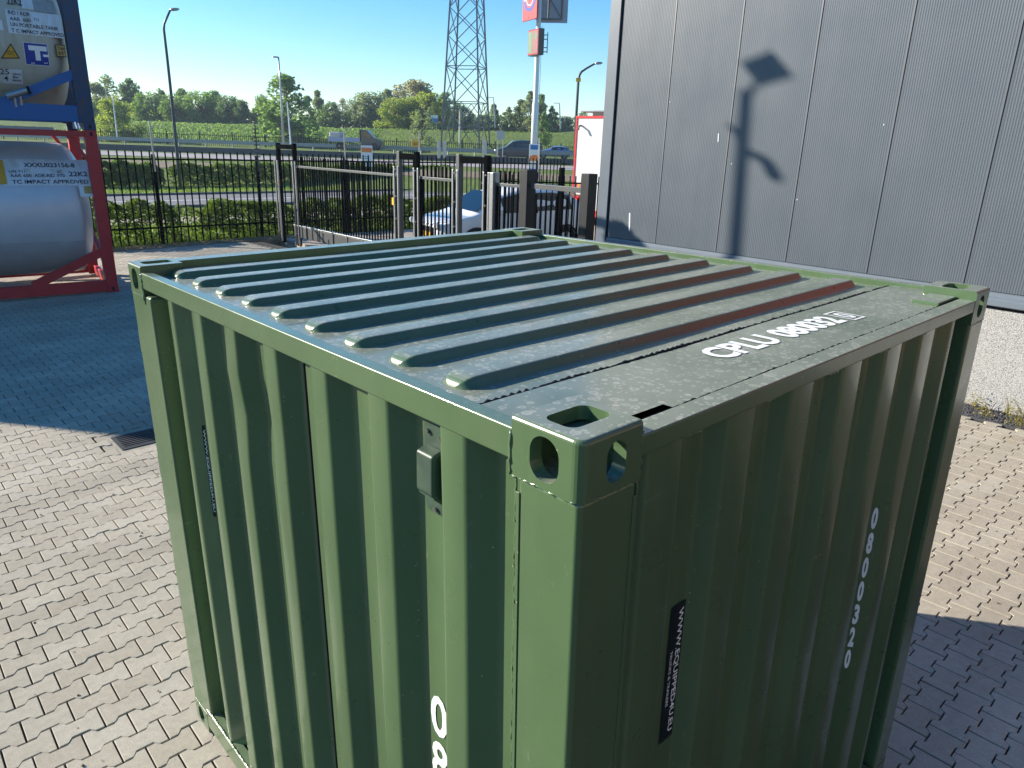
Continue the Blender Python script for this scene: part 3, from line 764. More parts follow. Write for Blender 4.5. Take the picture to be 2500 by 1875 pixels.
bl(282, 695, 545, 455, "label_white"); bl(290, 688, 536, 462, "label_blue", .011); bl(310, 540, 505, 488, "ink_white", .015); bl(392, 650, 446, 540, "ink_white", .015)
bl(470, 612, 530, 588, "ink_white", .015)
for cx in (350, 372, 490, 512): bl(cx - 7, 684, cx + 7, 674, "ink_white", .017)
bl(612, 610, 718, 480, "ink_black"); bl(620, 602, 712, 490, "label_ochre", .012); bw("2.6m", 626, 534, 706, 500, bold=.01); bw("8'6\"", 636, 592, 704, 556, bold=.01)
bl(-40, 885, 262, 730, "label_worn"); bw("25", 10, 795, 108, 735); bw("4", 58, 865, 102, 812); bw("cbm.", 146, 802, 245, 780, bold=.012); bw("Bar", 150, 836, 216, 814, bold=.012); bw("M.A.W.P.", 150, 870, 246, 850, bold=.02)
bl(-60, 320, 38, 210, "label_white")
# document tube on the blue tank
a, z = bp_(65, 1040); a2, z2 = bp_(310, 975)
dt = MB().tube([(a, -.03, z), (a2 - .02, -.03, z2)], .055, 16); dt.build("document_tube", "galvanised", blue, smooth=False)
MB().tube([(a2 - .03, -.03, z2 - .006), (a2 + .012, -.03, z2 + .004)], .064, 16).build("tube_cap", "label_black", blue)
for s_ in (.35, .6): MB().bar((a + (a2 - a) * s_, .0, z + (z2 - z) * s_ - .04), (a + (a2 - a) * s_, .02, z + (z2 - z) * s_ - .20), .02, .03).build("bracket", "galvanised", blue)
MB().box(-2.4, -.6, .5, .9, -.02, .03).build("walkway_strip", "label_white", blue)
# a further stack of tanks behind, left of what the photograph shows
S2 = Matrix.Translation(Vector((-1.55, 18.6, yardz(-1.5, 18.6)))) @ Matrix.Rotation(TA * .3, 4, 'Z')
def dry_box(M, label, pm="frame_blue", grp="rear stack of containers", TL=6.06):
    t = empty("dry_container", M=M); tag(t, label, "container", grp)
    for y, nm in ((0, 1), (TW, -1)):
        pr = corrugation(-TL + .16, -.16, -TL + .3, .278, .07, .07, .036); m = MB()
        for z in (.15, TH - .1): m.v += [Vector((a_, y + nm * d_, z)) for a_, d_ in pr]
        k_ = len(pr); m.f = [(i, i + 1, k_ + i + 1, k_ + i) for i in range(k_ - 1)]; m.build("side_wall", pm, t)
    for x in (-TL, -.16):
        for y in (0, TW - .16): MB().box(x, x + .16, y, y + .16, 0, TH).build("corner_post", pm, t, bevel=.01)
        MB().box(x + .04, x + .12, .16, TW - .16, .02, TH - .01).build("end_wall", pm, t)
    MB().box(-TL + .02, -.02, .02, TW - .02, TH - .1, TH - .02).build("roof", pm, t); MB().box(-TL + .02, -.02, .02, TW - .02, .02, .16).build("floor", pm, t)
for i in range(3): dry_box(S2 @ Matrix.Translation((0, 0, i * TH)), ["lowest", "middle", "topmost"][i] + " blue container of the rear stack behind the floodlight mast")

for i in range(2):  # unseen stack behind the camera, added to bounce sunlight onto the shaded end wall
    MM = Matrix.Translation(Vector((7.6, -9.6, yardz(7.6, -9.6) + i * TH)))
    dry_box(MM, ["lower", "upper"][i] + " brown container of the unseen stack added behind the camera to bounce light", "bounce_brown", "unseen brown containers added to bounce light", 9.0)

# ================================================================== GREY BUILDING
WX = 8.21
bld = empty("warehouse_building", loc=(WX, 7.09, 0)); tag(bld, "anthracite grey metal clad warehouse with pebbled concrete plinth", "building")
MB().box(.11, 18, -26, -.02, 0, 9.0).build("core", "flashing_grey", bld)
seam = [6.87, 5.92, 4.88, 3.82, 2.77]
ys = [6.87, 5.915, 4.87, 3.822, 2.774, 1.726, .678, -.37, -1.42, -2.47, -3.52, -4.57, -5.62, -6.67, -7.72, -8.77]
ys[1] = 5.918
def panel(y1, y0):
    m = MB(); w = (y1 - y0) - .012; n = max(10, int(w / .0262)); prof = [(0, .03), (.0004, .0)]
    p = (w - .03) / n
    for i in range(n):
        s = .015 + i * p; prof += [(s, 0), (s + p * .30, 0), (s + p * .42, .0016), (s + p * .88, .0016)]
    prof += [(w - .0004, 0), (w, .03)]
    k = len(prof); z0, z1 = 1.405, 9.0
    for z in (z0, z1): m.v += [Vector((d, -(7.09 - y1) - .006 - s, z)) for s, d in prof]
    for i in range(k - 1): m.f.append((i, i + 1, k + i + 1, k + i))
    m.build("cladding_panel", "cladding_grey", bld, fix=False)
for a, b in zip(ys, ys[1:]): panel(a, b)
for yy in ys[1:]: MB().box(-.0008, .028, yy - 7.09 - .0065, yy - 7.09 + .0065, 1.41, 8.98).build('panel_joint', 'seam_dark', bld)
MB().box(.05, .09, -16.5, -.25, 1.41, 8.99).build("backing", "seam_dark", bld)
MB().box(-.030, .14, -.200, .0, -.2, 9.0).build("corner_flashing", "flashing_grey", bld, bevel=.006)
MB().box(-.012, .045, -.222, -.203, .1, 9.0).build("corner_joint", "seam_dark", bld)
# sloping base flashing in bands
mb = MB(); mb.prism([(.03, 1.404), (-.020, 1.392), (-.022, 1.360), (-.040, 1.352), (-.040, 1.330), (-.052, 1.320), (-.052, 1.262), (-.040, 1.252), (.05, 1.252)], -16, -.224, lambda a, b, t: Vector((a, t, b))); mb.build("base_flashing", "trim_light", bld)
MB().box(0, .05, -16, -.224, 1.22, 1.251).build("flashing_gap", "seam_dark", bld)
MB().box(.012, .09, -16, -.21, -.25, 1.235).build("plinth", "plinth_stipple", bld)
for yy in (-5.45,): MB().box(.0095, .013, yy - .004, yy + .004, -.1, 1.22).build("plinth_joint", "seam_dark", bld)
MB().box(-.10, 0.0, -12.6, -7.4, 3.6, 7.2).build("added_red_panel", "added_panel_red", bld, bevel=.01)  # unseen red panel, added for the reddish reflection on the roof ribs
for yy, zz, w, h in ((-2.05, 2.93, .006, .055), (-.65, 1.67, .012, .14), (-2.3, 2.6, .004, .010), (-1.2, 3.4, .003, .010), (-3.3, 2.2, .004, .009), (-4.2, 3.1, .004, .010)):
    MB().prism(stadium(w * 2, h * 2, w * .9, 3), -.003, -.001, lambda a, b, t: Vector((t, yy + a * 1 + b * .08, zz + b))).build("bird_dropping", "label_white", bld)
for i in range(40):
    yy, zz = -.4 - 1.1 * (i % 5) , 1.33; pass
rw_ = random.Random(5)
for i, (px_, py_) in enumerate(((2375, 975), (2392, 985), (2460, 1000), (2480, 1015), (2445, 1050), (2405, 1000), (2495, 1020))):
    q = onz(px_, py_ + 20, .10); q.x = min(q.x, 8.12) if i != 4 else 7.86
    wd = empty("weed", loc=(q.x, q.y, yardz(q.x, q.y))); tag(wd, "pale dry weed %s at the foot of the plinth" % ["next to the container post", "second from the container post", "tall and spindly", "at the right edge", "low and yellow on the gravel edge", "third from the container post", "cut by the right frame edge"][i], "weed", "weeds along the plinth")
    hh = (.20, .14, .26, .20, .06, .10, .2)[i]
    st = MB()
    for k in range(7):
        a = rw_.uniform(0, 6.28); l = rw_.uniform(.3, 1) * hh; st.tube([(0, 0, 0), (math.cos(a) * l * .25, math.sin(a) * l * .25, l * .6), (math.cos(a) * l * .5, math.sin(a) * l * .5, l)], [.003, .002, .001], 4)
    st.build("stems", "dry_weed", wd)
    scatter(rw_, 70, lambda r: (r.gauss(0, .045), r.gauss(0, .05), abs(r.gauss(.4, .3)) * hh), .024).build("leaves", "dry_weed", wd, fix=False)

# ================================================================== FLOODLIGHT MAST behind the tanks (casts the shadow on the wall)
SUNV = -sdir
def sunward(px_, py_, t):
    return onplane(px_, py_, (WX, 0, 0), Vector((1, 0, 0))) + SUNV * t
TS = 17.4
p0 = sunward(1794, 617, TS); p1 = sunward(1822, 225, TS)
fm = empty("floodlight_mast", loc=(p0.x, p0.y, -.25)); tag(fm, "tall steel floodlight mast with security camera behind the tanks", "mast"); fo = fm.location
MB().tube([(0, 0, 0), p0 - fo, p1 - fo], [.09, .065, .06], 12).build("pole", "grey_powder", fm)
def shadow_prism(pts, t, th, name, mat):
    A_ = [sunward(x, y, t) - fo for x, y in pts]; B_ = [p + SUNV * th for p in A_]; n = len(A_)
    MB().add(A_ + B_, [tuple(range(n)), tuple(range(n, 2 * n))[::-1]] + [(k, (k + 1) % n, n + (k + 1) % n, n + k) for k in range(n)]).build(name, mat, fm, bevel=.012)
shadow_prism([(1806, 152), (1884, 122), (1940, 188), (1854, 212)], TS - .05, .10, "lamp_head", "plastic_black")
shadow_prism([(1812, 236), (1836, 200), (1856, 205), (1832, 250)], TS - .03, .06, "bracket", "grey_powder")
shadow_prism([(1784, 308), (1814, 306), (1822, 340), (1796, 346)], TS - .08, .16, "control_box", "grey_powder")
shadow_prism([(1774, 302), (1790, 306), (1790, 318), (1774, 314)], TS, .05, "sensor", "plastic_black")
arm = [sunward(x, y, TS) - fo for x, y in ((1812, 378), (1842, 378), (1866, 390), (1876, 404))]
MB().tube(arm, [.04, .045, .05, .05], 8).build("camera_arm", "grey_powder", fm)
MB().tube([sunward(1872, 396, TS) - fo, sunward(1892, 430, TS) - fo], [.065, .075], 12).build("dome_camera", "plastic_black", fm)

# ================================================================== DRAIN
dr = empty("drain_grate", M=K4 @ Matrix.Translation((drain_c[0], drain_c[1], 0))); tag(dr, "square cast iron drain grate set in the paving", "drain")
mb = MB()
for x0, x1, y0, y1 in ((-.20, .20, -.20, -.165), (-.20, .20, .165, .20), (-.20, -.165, -.164, .164), (.165, .20, -.164, .164)): mb.box(x0, x1, y0, y1, -.02, .002)
mb.build("frame", "cast_iron", dr)
mb = MB()
for x0, x1, y0, y1 in ((-.32, .32, -.31, -.203), (-.32, .32, .203, .31), (-.32, -.203, -.2028, .2028), (.203, .32, -.2028, .2028)): mb.box(x0, x1, y0, y1, -.03, -.006)
mb.build("collar", "kerb_collar", dr)
for k in range(7): MB().box(-.164, .164, -.14 + k * .047 - .011, -.14 + k * .047 + .011, -.02, -.001).build("bar", "cast_iron", dr)
MB().box(-.165, .165, -.165, .165, -.03, -.022).build("pit", "hole_dark", dr)

# ================================================================== FENCES AND GATE
def bar_mesh(w, h, spike=True):
    m = MB(); m.box(-w / 2, w / 2, -w / 2, w / 2, 0, h)
    return m.mesh("bar")
FY = 20.85
fen = empty("bar_fence", loc=(3.4, FY, -.22)); tag(fen, "black steel bar fence along the far edge of the yard", "fence")
bmesh_f = bar_mesh(.030, 2.53); nb = 0
x = 3.5
while x < 22:
    o = put("bar", bmesh_f, "black_powder", fen); o.location = (x - 3.4, 0, .0); x += .2
for z in (.50, 2.32): MB().box(0, 18.8, -.022, .022, z - .022, z + .022).build("rail", "black_powder", fen)
for i, px_ in enumerate((5.77, 8.66, 11.58, 14.5, 17.4, 20.3)):
    pz = MB(); pz.box(px_ - 3.4 - .04, px_ - 3.4 + .04, -.075, .0, -.05, 2.45); pz.build("post", "black_powder", fen, bevel=.004)
    MB().tube([(px_ - 3.4, -.085, 2.0), (px_ - 3.4, -.085, 3.30)], .022, 8).build("post_extension", "galvanised" if i != 1 else "dark_pole", fen)
    if i == 1:
        for k in range(9): MB().box(px_ - 3.4 - .09, px_ - 3.4 + .09, -.11, -.075, 2.30 + k * .11, 2.33 + k * .11).build("wire_insulator", "dark_pole", fen)
GX = 8.75
def gz0(y): return yardz(GX, y)
gate_bar = bar_mesh(.028, 1.86)
def leafgate(name, label, y0, y1, beam=True):
    g = empty(name, loc=(GX, y0, 0)); tag(g, label, "gate", "sliding gate leaves")
    n = int((y1 - y0) / .125); 
    for i in range(1, n):
        o = put("bar", gate_bar, "black_powder", g); o.location = (0, (y1 - y0) * i / n, .42)
    MB().box(-.03, .03, 0, y1 - y0, 1.99, 2.05).build("top_rail", "grey_powder", g, bevel=.006)
    MB().box(-.06, .06, 0, y1 - y0, .10, .40).build("bottom_beam", "grey_powder", g, bevel=.012)
    MB().box(-.075, .075, 0, y1 - y0, .402, .44).build("beam_cap", "galvanised", g, bevel=.006)
    for y in (.0, y1 - y0 - .06): MB().box(-.03, .03, y, y + .06, .44, 2.0).build("stile", "black_powder", g, bevel=.005)
    n2 = int((y1 - y0) / .7)
    for i in range(1, n2): MB().box(-.068, -.058, (y1 - y0) * i / n2 - .012, (y1 - y0) * i / n2 + .012, .11, .40).build("beam_rib", "black_powder", g)
    return g
leafgate("sliding_gate", "long black sliding gate leaf with grey bottom beam left of the white car", 13.6, 18.75)
leafgate("sliding_gate", "short middle gate leaf in front of the white car's bonnet", 11.5, 12.72)
leafgate("sliding_gate", "narrow gate leaf between the third portal and the tall black post", 9.45, 10.2)
def portal(label, y0, y1, h, mats, tabs):
    p = empty("gate_portal", loc=(GX, (y0 + y1) / 2, gz0(y0))); tag(p, label, "gate portal", "gate guide portals")
    hy = (y1 - y0) / 2
    MB().box(-.05, .05, -hy, -hy + .10, -.05, h).build("upright", mats[0], p, bevel=.006)
    MB().box(-.05, .05, hy - .10, hy, -.05, h).build("upright", mats[1], p, bevel=.006)
    MB().box(-.045, .045, -hy + .10, hy - .10, h - .16, h - .04).build("crossbar", "black_powder", p, bevel=.005)
    for s in (-1, 1):
        MB().box(-.09, -.052, s * hy - .10, s * hy - .06, -.02, tabs).build("guide_channel", "galvanised", p, bevel=.004)
        MB().box(-.09, -.052, s * hy + .05, s * hy + .09, -.02, tabs).build("guide_channel", "galvanised", p, bevel=.004)
        for z in (.3, 1.1, 1.6, tabs - .06): MB().tube([(-.06, s * hy - .0, z), (-.10, s * hy, z)], .014, 8).build("bolt", "galvanised", p)
    return p
P1 = portal("black gate portal farthest left beside the hedge", 18.52, 19.60, 2.72, ("black_powder", "black_powder"), 2.25)
MB().box(-.056, -.05, .42, .50, 1.55, 1.72).build("sticker", "stop_yellow", P1)
P2 = portal("middle gate portal with a yellow reflector at the white car's bonnet", 12.78, 13.55, 2.58, ("black_powder", "grey_powder"), 2.25)
MB().box(-.10, -.092, .46, .53, 1.40, 1.56).build("reflector", "stop_yellow", P2)
P3 = portal("gate portal nearest the building in front of the white car's door", 10.42, 11.40, 2.55, ("black_powder", "grey_powder"), 2.24)
def gpost(label, y0, y1, h, m):
    p = MB().box(GX - .11, GX + .11, y0, y1, -.1, h).build("gate_post", m, bevel=.008); tag(p, label, "post", "gate posts"); return p
gpost("slim galvanised gate post in front of the white car's rear door", 10.17, 10.28, 2.24, "galvanised")
gpost("thick black gate post in front of the white car's rear window", 9.22, 9.42, 2.33, "post_black")
gpost("thick black gate post beside the building corner", 7.71, 7.89, 2.33, "post_black")
fp = empty("fence_panel", loc=(GX, 7.9, 0)); tag(fp, "short bar fence panel between the two thick black gate posts", "fence")
for i in range(1, 10): o = put("bar", gate_bar, "black_powder", fp); o.location = (0, 1.3 * i / 10, .05)
MB().box(-.025, .025, 0, 1.3, 2.0, 2.09).build("top_rail", "grey_powder", fp, bevel=.005)
MB().box(-.025, .025, 0, 1.3, .10, .16).build("bottom_rail", "black_powder", fp, bevel=.005)
A, B = Vector((10.55, 12.1, 0)), Vector((13.4, 10.2, 0))
fb = empty("bar_fence", loc=A); tag(fb, "low black bar fence outside the gate in front of the red and white van", "fence")
fbm = bar_mesh(.022, 2.12); d = B - A
for i in range(26): o = put("bar", fbm, "black_powder", fb); o.location = d * (i / 25); o.rotation_euler = (0, 0, math.atan2(d.y, d.x))
for z in (.25, 1.96): MB().bar(Vector((0, 0, z)), d + Vector((0, 0, z)), .03, .035).build("rail", "black_powder", fb)
for t in (.42, 1.0): MB().box(-.05, .05, -.05, .05, 0, 2.3, Matrix.Translation(d * t)).build("post", "black_powder", fb, bevel=.004)

# ================================================================== VEHICLES
def car(name, label, cat, M, Lc, Wc, stations, paint, wheels, wr, detail=False, group=None):
    """stations: (x, z_sill, z_belt, z_top, halfwidth, top_halfwidth); glass where z_top - z_belt > .12"""
    c = empty(name, M=M); tag(c, label, cat, group)
    m = MB(); n = 12; rings = []
    for (x, zs, zb, zt, hw, tw) in stations:
        half = [(hw * .86, zs), (hw, zs + .10), (hw * 1.0, (zs + zb) * .55), (hw * .97, zb), (hw * .6 + tw * .4, zb + (zt - zb) * .45), (tw, zt - min(.05, (zt - zb) * .3)), (tw * .55, zt)]
        pr = [(-a, b) for a, b in half] + [(a, b) for a, b in half[::-1]]
        rings.append([Vector((x, a, b)) for a, b in pr])
    k = len(rings[0]); m.v = [p for r in rings for p in r]
    for i in range(len(rings) - 1):
        for j in range(k): m.f.append((i * k + j, i * k + (j + 1) % k, (i + 1) * k + (j + 1) % k, (i + 1) * k + j))
    m.f += [tuple(range(k)), tuple((len(rings) - 1) * k + j for j in range(k))[::-1]]
    body = m.build("body", paint, c, smooth=True)
    sub = body.modifiers.new("s", 'SUBSURF'); sub.levels = 1; sub.render_levels = 2
    # glass house
    cab = [i for i, s in enumerate(stations) if s[3] - s[2] > .30]
    i0, i1 = cab[0], cab[-1]
    for side in (0, 1):
        g = MB()
        idx = list(range(i0, i1 + 1))
        for i in idx:
            x, zs, zb, zt, hw, tw = stations[i]; s = -1 if side == 0 else 1; off = .012
            zlo = zb + .05; zhi = zt - .13
            def wy(z): t = (z - zb) / max(.01, zt - zb); return (hw * .97) * (1 - t) + tw * t if t < 1 else tw
            g.v += [Vector((x, s * (wy(zlo) + off), zlo)), Vector((x, s * (wy(zhi) + off), zhi))]
        for q in range(len(idx) - 1): g.f.append((2 * q, 2 * q + 1, 2 * q + 3, 2 * q + 2))
        g.build("side_window", "car_glass", c)
    def screen(ia, ib, nm):
        a, b = stations[ia], stations[ib]; g = MB()
        g.add([Vector((a[0], -a[4] * .80, a[3] + .015)), Vector((a[0], a[4] * .80, a[3] + .015)), Vector((b[0], b[5] * .86, b[3] - .03)), Vector((b[0], -b[5] * .86, b[3] - .03))], [(0, 1, 2, 3)])
        nrm = (g.v[1] - g.v[0]).cross(g.v[3] - g.v[0]).normalized(); nrm = nrm if nrm.z > 0 else -nrm
        g.v = [p + nrm * .035 for p in g.v]; g.build(nm, "car_glass", c)
    screen(i0 - 1, i0, "windscreen"); screen(min(i1 + 1, len(stations) - 1), i1, "rear_window")
    for x in wheels:
        for s in (-1, 1):
            y = s * (Wc / 2 - .10); w = empty("wheel"); w.parent = c; w.location = (x, y, wr)
            prof = [(-.11, wr * .62), (-.115, wr * .93), (-.08, wr), (.08, wr), (.115, wr * .93), (.11, wr * .62)]
            MB().lathe(prof, 24, lambda a, p, q: Vector((p, a, q))).build("tyre", "tyre_rubber", w, smooth=True)
            MB().lathe([(s * .05, .02), (s * .075, wr * .2), (s * .05, wr * .3), (s * .06, wr * .60), (s * .10, wr * .64)], 20, lambda a, p, q: Vector((p, a, q))).build("rim", "alloy", w, smooth=True)
            for kk in range(5):
                t = kk * 2 * PI / 5; MB().bar((math.cos(t) * .05, s * .085, math.sin(t) * .05), (math.cos(t) * wr * .6, s * .085, math.sin(t) * wr * .6), .03, .05, (0, 1, 0)).build("spoke", "galvanised", w)
            ar = MB(); 
            ar.lathe([(s * .0, wr * 1.16), (s * .118, wr * 1.16), (s * .118, wr * .98)], 24, lambda a, p, q: Vector((p, a, q))); ar.build("wheel_arch", "plastic_black", w)
    hwf = stations[1][4]; xf_ = stations[0][0]; xr = stations[-1][0]
    for s in (-1, 1):
        h = MB().prism(stadium(.36, .14, .06), 0, .04, lambda a, b, t, s=s: Vector((xf_ - .03 + t - abs(a) * .0 - max(0, s * a) * .55, s * hwf * .68 + a, stations[1][2] - .03 + b + s * a * .18))); h.build("headlight", "lamp_clear", c, bevel=.006)
        MB().prism(stadium(.24, .14, .05), 0, .03, lambda a, b, t, s=s: Vector((xr - .01 + t + max(0, s * a) * .35, s * hwf * .74 + a, stations[-2][2] - .04 + b))).build("tail_light", "lamp_red", c)
        xm = stations[i0][0] - .15
        MB().box(-.09, .09, -.10, .10, -.07, .07, Matrix.Translation((xm, s * (Wc / 2 + .06), stations[i0][2] + .10))).build("mirror", paint, c, bevel=.03, seg=3)
    return c
suv_st = [(-2.22, .42, .66, .74, .62, .50), (-2.12, .30, .82, .92, .80, .62), (-1.75, .27, .93, 1.01, .90, .70), (-1.28, .27, .99, 1.06, .92, .74), (-.58, .27, 1.01, 1.54, .92, .66), (.0, .27, 1.03, 1.66, .92, .68), (.95, .27, 1.06, 1.67, .92, .68), (1.55, .27, 1.08, 1.60, .92, .66), (1.98, .30, 1.10, 1.38, .88, .62), (2.16, .36, 1.02, 1.12, .82, .58), (2.20, .42, .78, .84, .74, .54)]
SF, SR = Vector((10.62, 13.72, 0)), Vector((13.3, 13.3, 0)); ang = math.atan2((SR - SF).y, (SR - SF).x)
SC = (SF + SR) / 2; SC.z = .10
suv = car("parked_car", "white crossover car parked behind the sliding gate", "car", Matrix.Translation(SC) @ Matrix.Rotation(ang, 4, 'Z'), 4.4, 1.84, suv_st, "car_white", (-1.36, 1.36), .35, True)
for s in (-1, 1):
    MB().prism(stadium(.30, .20, .06), 0, .05, lambda a, b, t, s=s: Vector((-2.19 + t - max(0, s * a) * .4, s * .60 + a, .46 + b))).build("fog_light_surround", "plastic_black", suv, bevel=.01)
    MB().tube([(-2.22, s * .60, .50), (-2.20, s * .60, .50)], .05, 12).build("fog_light", "lamp_clear", suv)
    MB().tube([(-.3, s * .62, 1.70), (.2, s * .64, 1.73), (1.2, s * .64, 1.72), (1.6, s * .62, 1.66)], .02, 6).build("roof_rail", "galvanised", suv)
    for x in (-.05, .95): MB().bar((x, s * .945, .93), (x + .2, s * .945, .94), .02, .03).build("door_handle", "car_white", suv)
    MB().box(-1.0, .95, s * .925 - .012, s * .925 + .012, .27, .40).build("sill_trim", "plastic_black", suv, bevel=.006)
    MB().bar((.42, s * .90, 1.05), (.40, s * .76, 1.62), .02, .07).build("pillar", "plastic_black", suv)
MB().prism(stadium(.62, .20, .06), 0, .04, lambda a, b, t: Vector((-2.245 + t + abs(a) * .08, a, .62 + b))).build("grille", "plastic_black", suv, bevel=.01)
MB().prism(stadium(.9, .14, .05), 0, .04, lambda a, b, t: Vector((-2.225 + t + abs(a) * .08, a, .40 + b))).build("air_intake", "plastic_black", suv, bevel=.01)
MB().box(-2.262, -2.25, -.26, .26, .49, .60).build("number_plate", "label_yellow", suv)
driveup = MB().box(9.9, 26, 9.0, 18.0, -.1, .10).build("parking_apron", "drive_brick"); tag(driveup, kind="structure")
def carM(px_, py_, D, turn=0.0, s=1.0):
    p = at(px_, py_, D); return Matrix.Translation(p) @ Matrix.Rotation(math.atan2(HR.y, HR.x) + turn, 4, 'Z') @ Matrix.Scale(s, 4)
hatch_st = [(-1.92, .40, .60, .68, .60, .5), (-1.82, .28, .74, .84, .74, .6), (-1.45, .25, .84, .92, .80, .64), (-1.0, .25, .88, .98, .82, .66), (-.30, .25, .90, 1.36, .82, .60), (.2, .25, .91, 1.43, .82, .6), (.9, .25, .92, 1.42, .82, .6), (1.45, .25, .94, 1.30, .80, .58), (1.72, .28, .92, 1.04, .78, .56), (1.86, .36, .74, .82, .70, .5)]
bc = carM(1352, 388, 85); zt = bankz(85, 0)
car("hatchback_car", "small metallic blue hatchback passing behind the white sign pole", "car", bc, 3.8, 1.65, hatch_st, "car_blue", (-1.22, 1.15), .29)
van_st = [(-2.3, .42, .72, .80, .72, .6), (-2.2, .32, .95, 1.05, .86, .7), (-1.75, .30, 1.08, 1.18, .92, .74), (-1.25, .30, 1.14, 1.28, .94, .8), (-.55, .30, 1.18, 1.90, .95, .78), (0, .30, 1.18, 1.98, .95, .80), (.9, .3, 1.18, 1.98, .95, .8), (1.9, .3, 1.18, 1.96, .95, .8), (2.3, .32, 1.18, 1.80, .93, .78), (2.36, .4, 1.0, 1.1, .86, .7)]
car("delivery_van", "dark van driving just left of the white sign pole", "van", carM(1264, 391, 78, .12), 4.6, 1.9, van_st, "car_dark", (-1.5, 1.35), .33)
# pickup lorry: cab at the right end, low load bed
pk = empty("flatbed_truck", M=carM(873, 366, 81, math.pi)); tag(pk, "dark grey flatbed truck with empty load bed on the motorway", "truck")
mb = MB(); mb.prism([(-2.75, .42), (-2.78, .95), (-2.55, 1.12), (-1.95, 1.25), (-1.25, 2.02), (-.62, 2.08), (-.58, .42)], -.95, .95, lambda a, b, t: Vector((a, t, b))); mb.build("cab", "car_grey", pk, bevel=.06, seg=3)
for s in (-1, 1): MB().prism([(-1.85, 1.28), (-1.25, 1.92), (-.75, 1.95), (-.75, 1.28)], s * .90, s * .972, lambda a, b, t: Vector((a, t, b))).build("side_window", "car_glass", pk)
MB().box(-.5, 2.9, -1.0, 1.0, .78, .90).build("load_bed", "panel_back", pk, bevel=.02)
for s in (-1, 1): MB().box(-.5, 2.9, s * .98 - .02, s * .98 + .02, .90, 1.25).build("dropside", "panel_back", pk, bevel=.01)
MB().box(-.5, -.45, -.95, .95, .9, 2.1).build("headboard", "car_grey", pk)
MB().box(1.6, 2.8, -.8, .8, 1.2, 1.75).build("load", "concrete_pale", pk, bevel=.15, seg=3)
for x in (-1.95, 1.75):
    for s in (-1, 1): MB().lathe([(-.1, .12), (-.11, .36), (.11, .36), (.1, .12)], 20, lambda a, p, q, x=x, s=s: Vector((x + p, s * .86 + a, .36 + q))).build("wheel", "tyre_rubber", pk, smooth=True)
# red and white box van outside the gate
tp = at(1394, 545, 26); tz = .1
TM = Matrix.Translation((tp.x, tp.y, tz)) @ Matrix.Rotation(math.atan2(HR.y, HR.x) - .70, 4, 'Z')
tv = empty("box_van", M=TM); tag(tv, "white box van with red edges seen beside the building corner", "van")
th = at(1400, 285, 26).z - tz
MB().box(.0, 2.3, .0, 6.0, .55, th).build("box_body", "truck_white", tv, bevel=.03)
for z0, z1 in ((th - .05, th + .03), (.50, .62)): MB().box(-.02, 2.32, -.02, 6.02, z0, z1).build("edge_trim", "truck_red", tv, bevel=.01)
for x in (-.02, 2.26): MB().box(x, x + .07, -.022, .05, .6, th).build("edge_trim", "truck_red", tv, bevel=.01)
MB().box(1.0, 2.15, -.03, -.004, .7, th - .35).build("rear_door", "truck_white", tv, bevel=.01)
MB().box(1.25, 1.95, -.045, -.031, 1.95, 2.85).build("door_window", "window_dark", tv, bevel=.02)
MB().box(.10, .32, -.05, -.004, .85, 1.12).build("tail_light", "lamp_red", tv, bevel=.02); MB().box(.10, .32, -.05, -.004, .64, .82).build("indicator", "lamp_amber", tv, bevel=.02)
for k in range(4):
    MB().prism([(.05 + k * .11, 1.2), (.12 + k * .11, 1.2), (.19 + k * .11, 1.5), (.12 + k * .11, 1.5)], -.012, -.003, lambda a, b, t: Vector((a, t, b))).build("chevron", "lamp_amber" if k % 2 else "truck_red", tv)
MB().box(.35, 1.9, .4, 2.0, th + .03, th + .22).build("roof_unit", "plastic_black", tv, bevel=.03)
rk = MB()
for x in (.1, 2.2): rk.tube([(x, .1, th + .18), (x, 5.6, th + .18)], .02, 6)
for y in (.1, 1.4, 2.8, 4.2, 5.6): rk.tube([(.1, y, th + .02), (.1, y, th + .18), (2.2, y, th + .18), (2.2, y, th + .02)], .018, 6)
rk.build("roof_rack", "galvanised", tv)
MB().tube([(.22, -.02, th - .28), (.22, -.16, th - .30), (.24, -.2, th - .42)], .03, 8).build("rear_camera", "plastic_black", tv)
MB().box(-.02, 2.32, -.12, .0, .40, .50).build("bumper", "truck_red", tv, bevel=.02)
for x in (.25, 1.95):
    for y in (1.2, 5.0): MB().lathe([(-.14, .15), (-.15, .42), (.15, .42), (.14, .15)], 20, lambda a, p, q, x=x, y=y: Vector((x + a, y + p, .42 + q))).build("wheel", "tyre_rubber", tv, smooth=True)

# ================================================================== LAMP POSTS, POLES, SIGNS
def lamp(label, px_, py_base, D, pts, r0, r1, mat, head):
    """pts: pixel track of the mast from the base upwards"""
    b = at(px_, py_base, D); l = empty("street_lamp", loc=b); tag(l, label, "street lamp")
    P = [at(x, y, D) - b for x, y in pts]
    P = [Vector((0, 0, 0)) if i == 0 else p for i, p in enumerate(P)]
    n = len(P); MB().tube(P, [r0 + (r1 - r0) * i / (n - 1) for i in range(n)], 10).build("mast", mat, l, smooth=True)
    a, c = (at(x, y, D) - b for x, y in head)
    mb = MB(); d = (c - a); mb.tube([a, a + d * .3, a + d * .75, c], [r1 * 1.2, .13, .12, .05], 8); mb.xf(Matrix.Translation(a) @ Matrix.Diagonal((1, 1, .6, 1)) @ Matrix.Translation(-a)); mb.build("lamp_head", "galvanised", l, smooth=True)
    return l
lamp("tall dark street lamp on the verge left of centre", 441, 462, 41.5, [(441, 462), (433, 380), (420, 250), (408, 140), (400, 72), (401, 58), (416, 24)], .10, .05, "dark_pole", ((414, 24), (437, 20)))
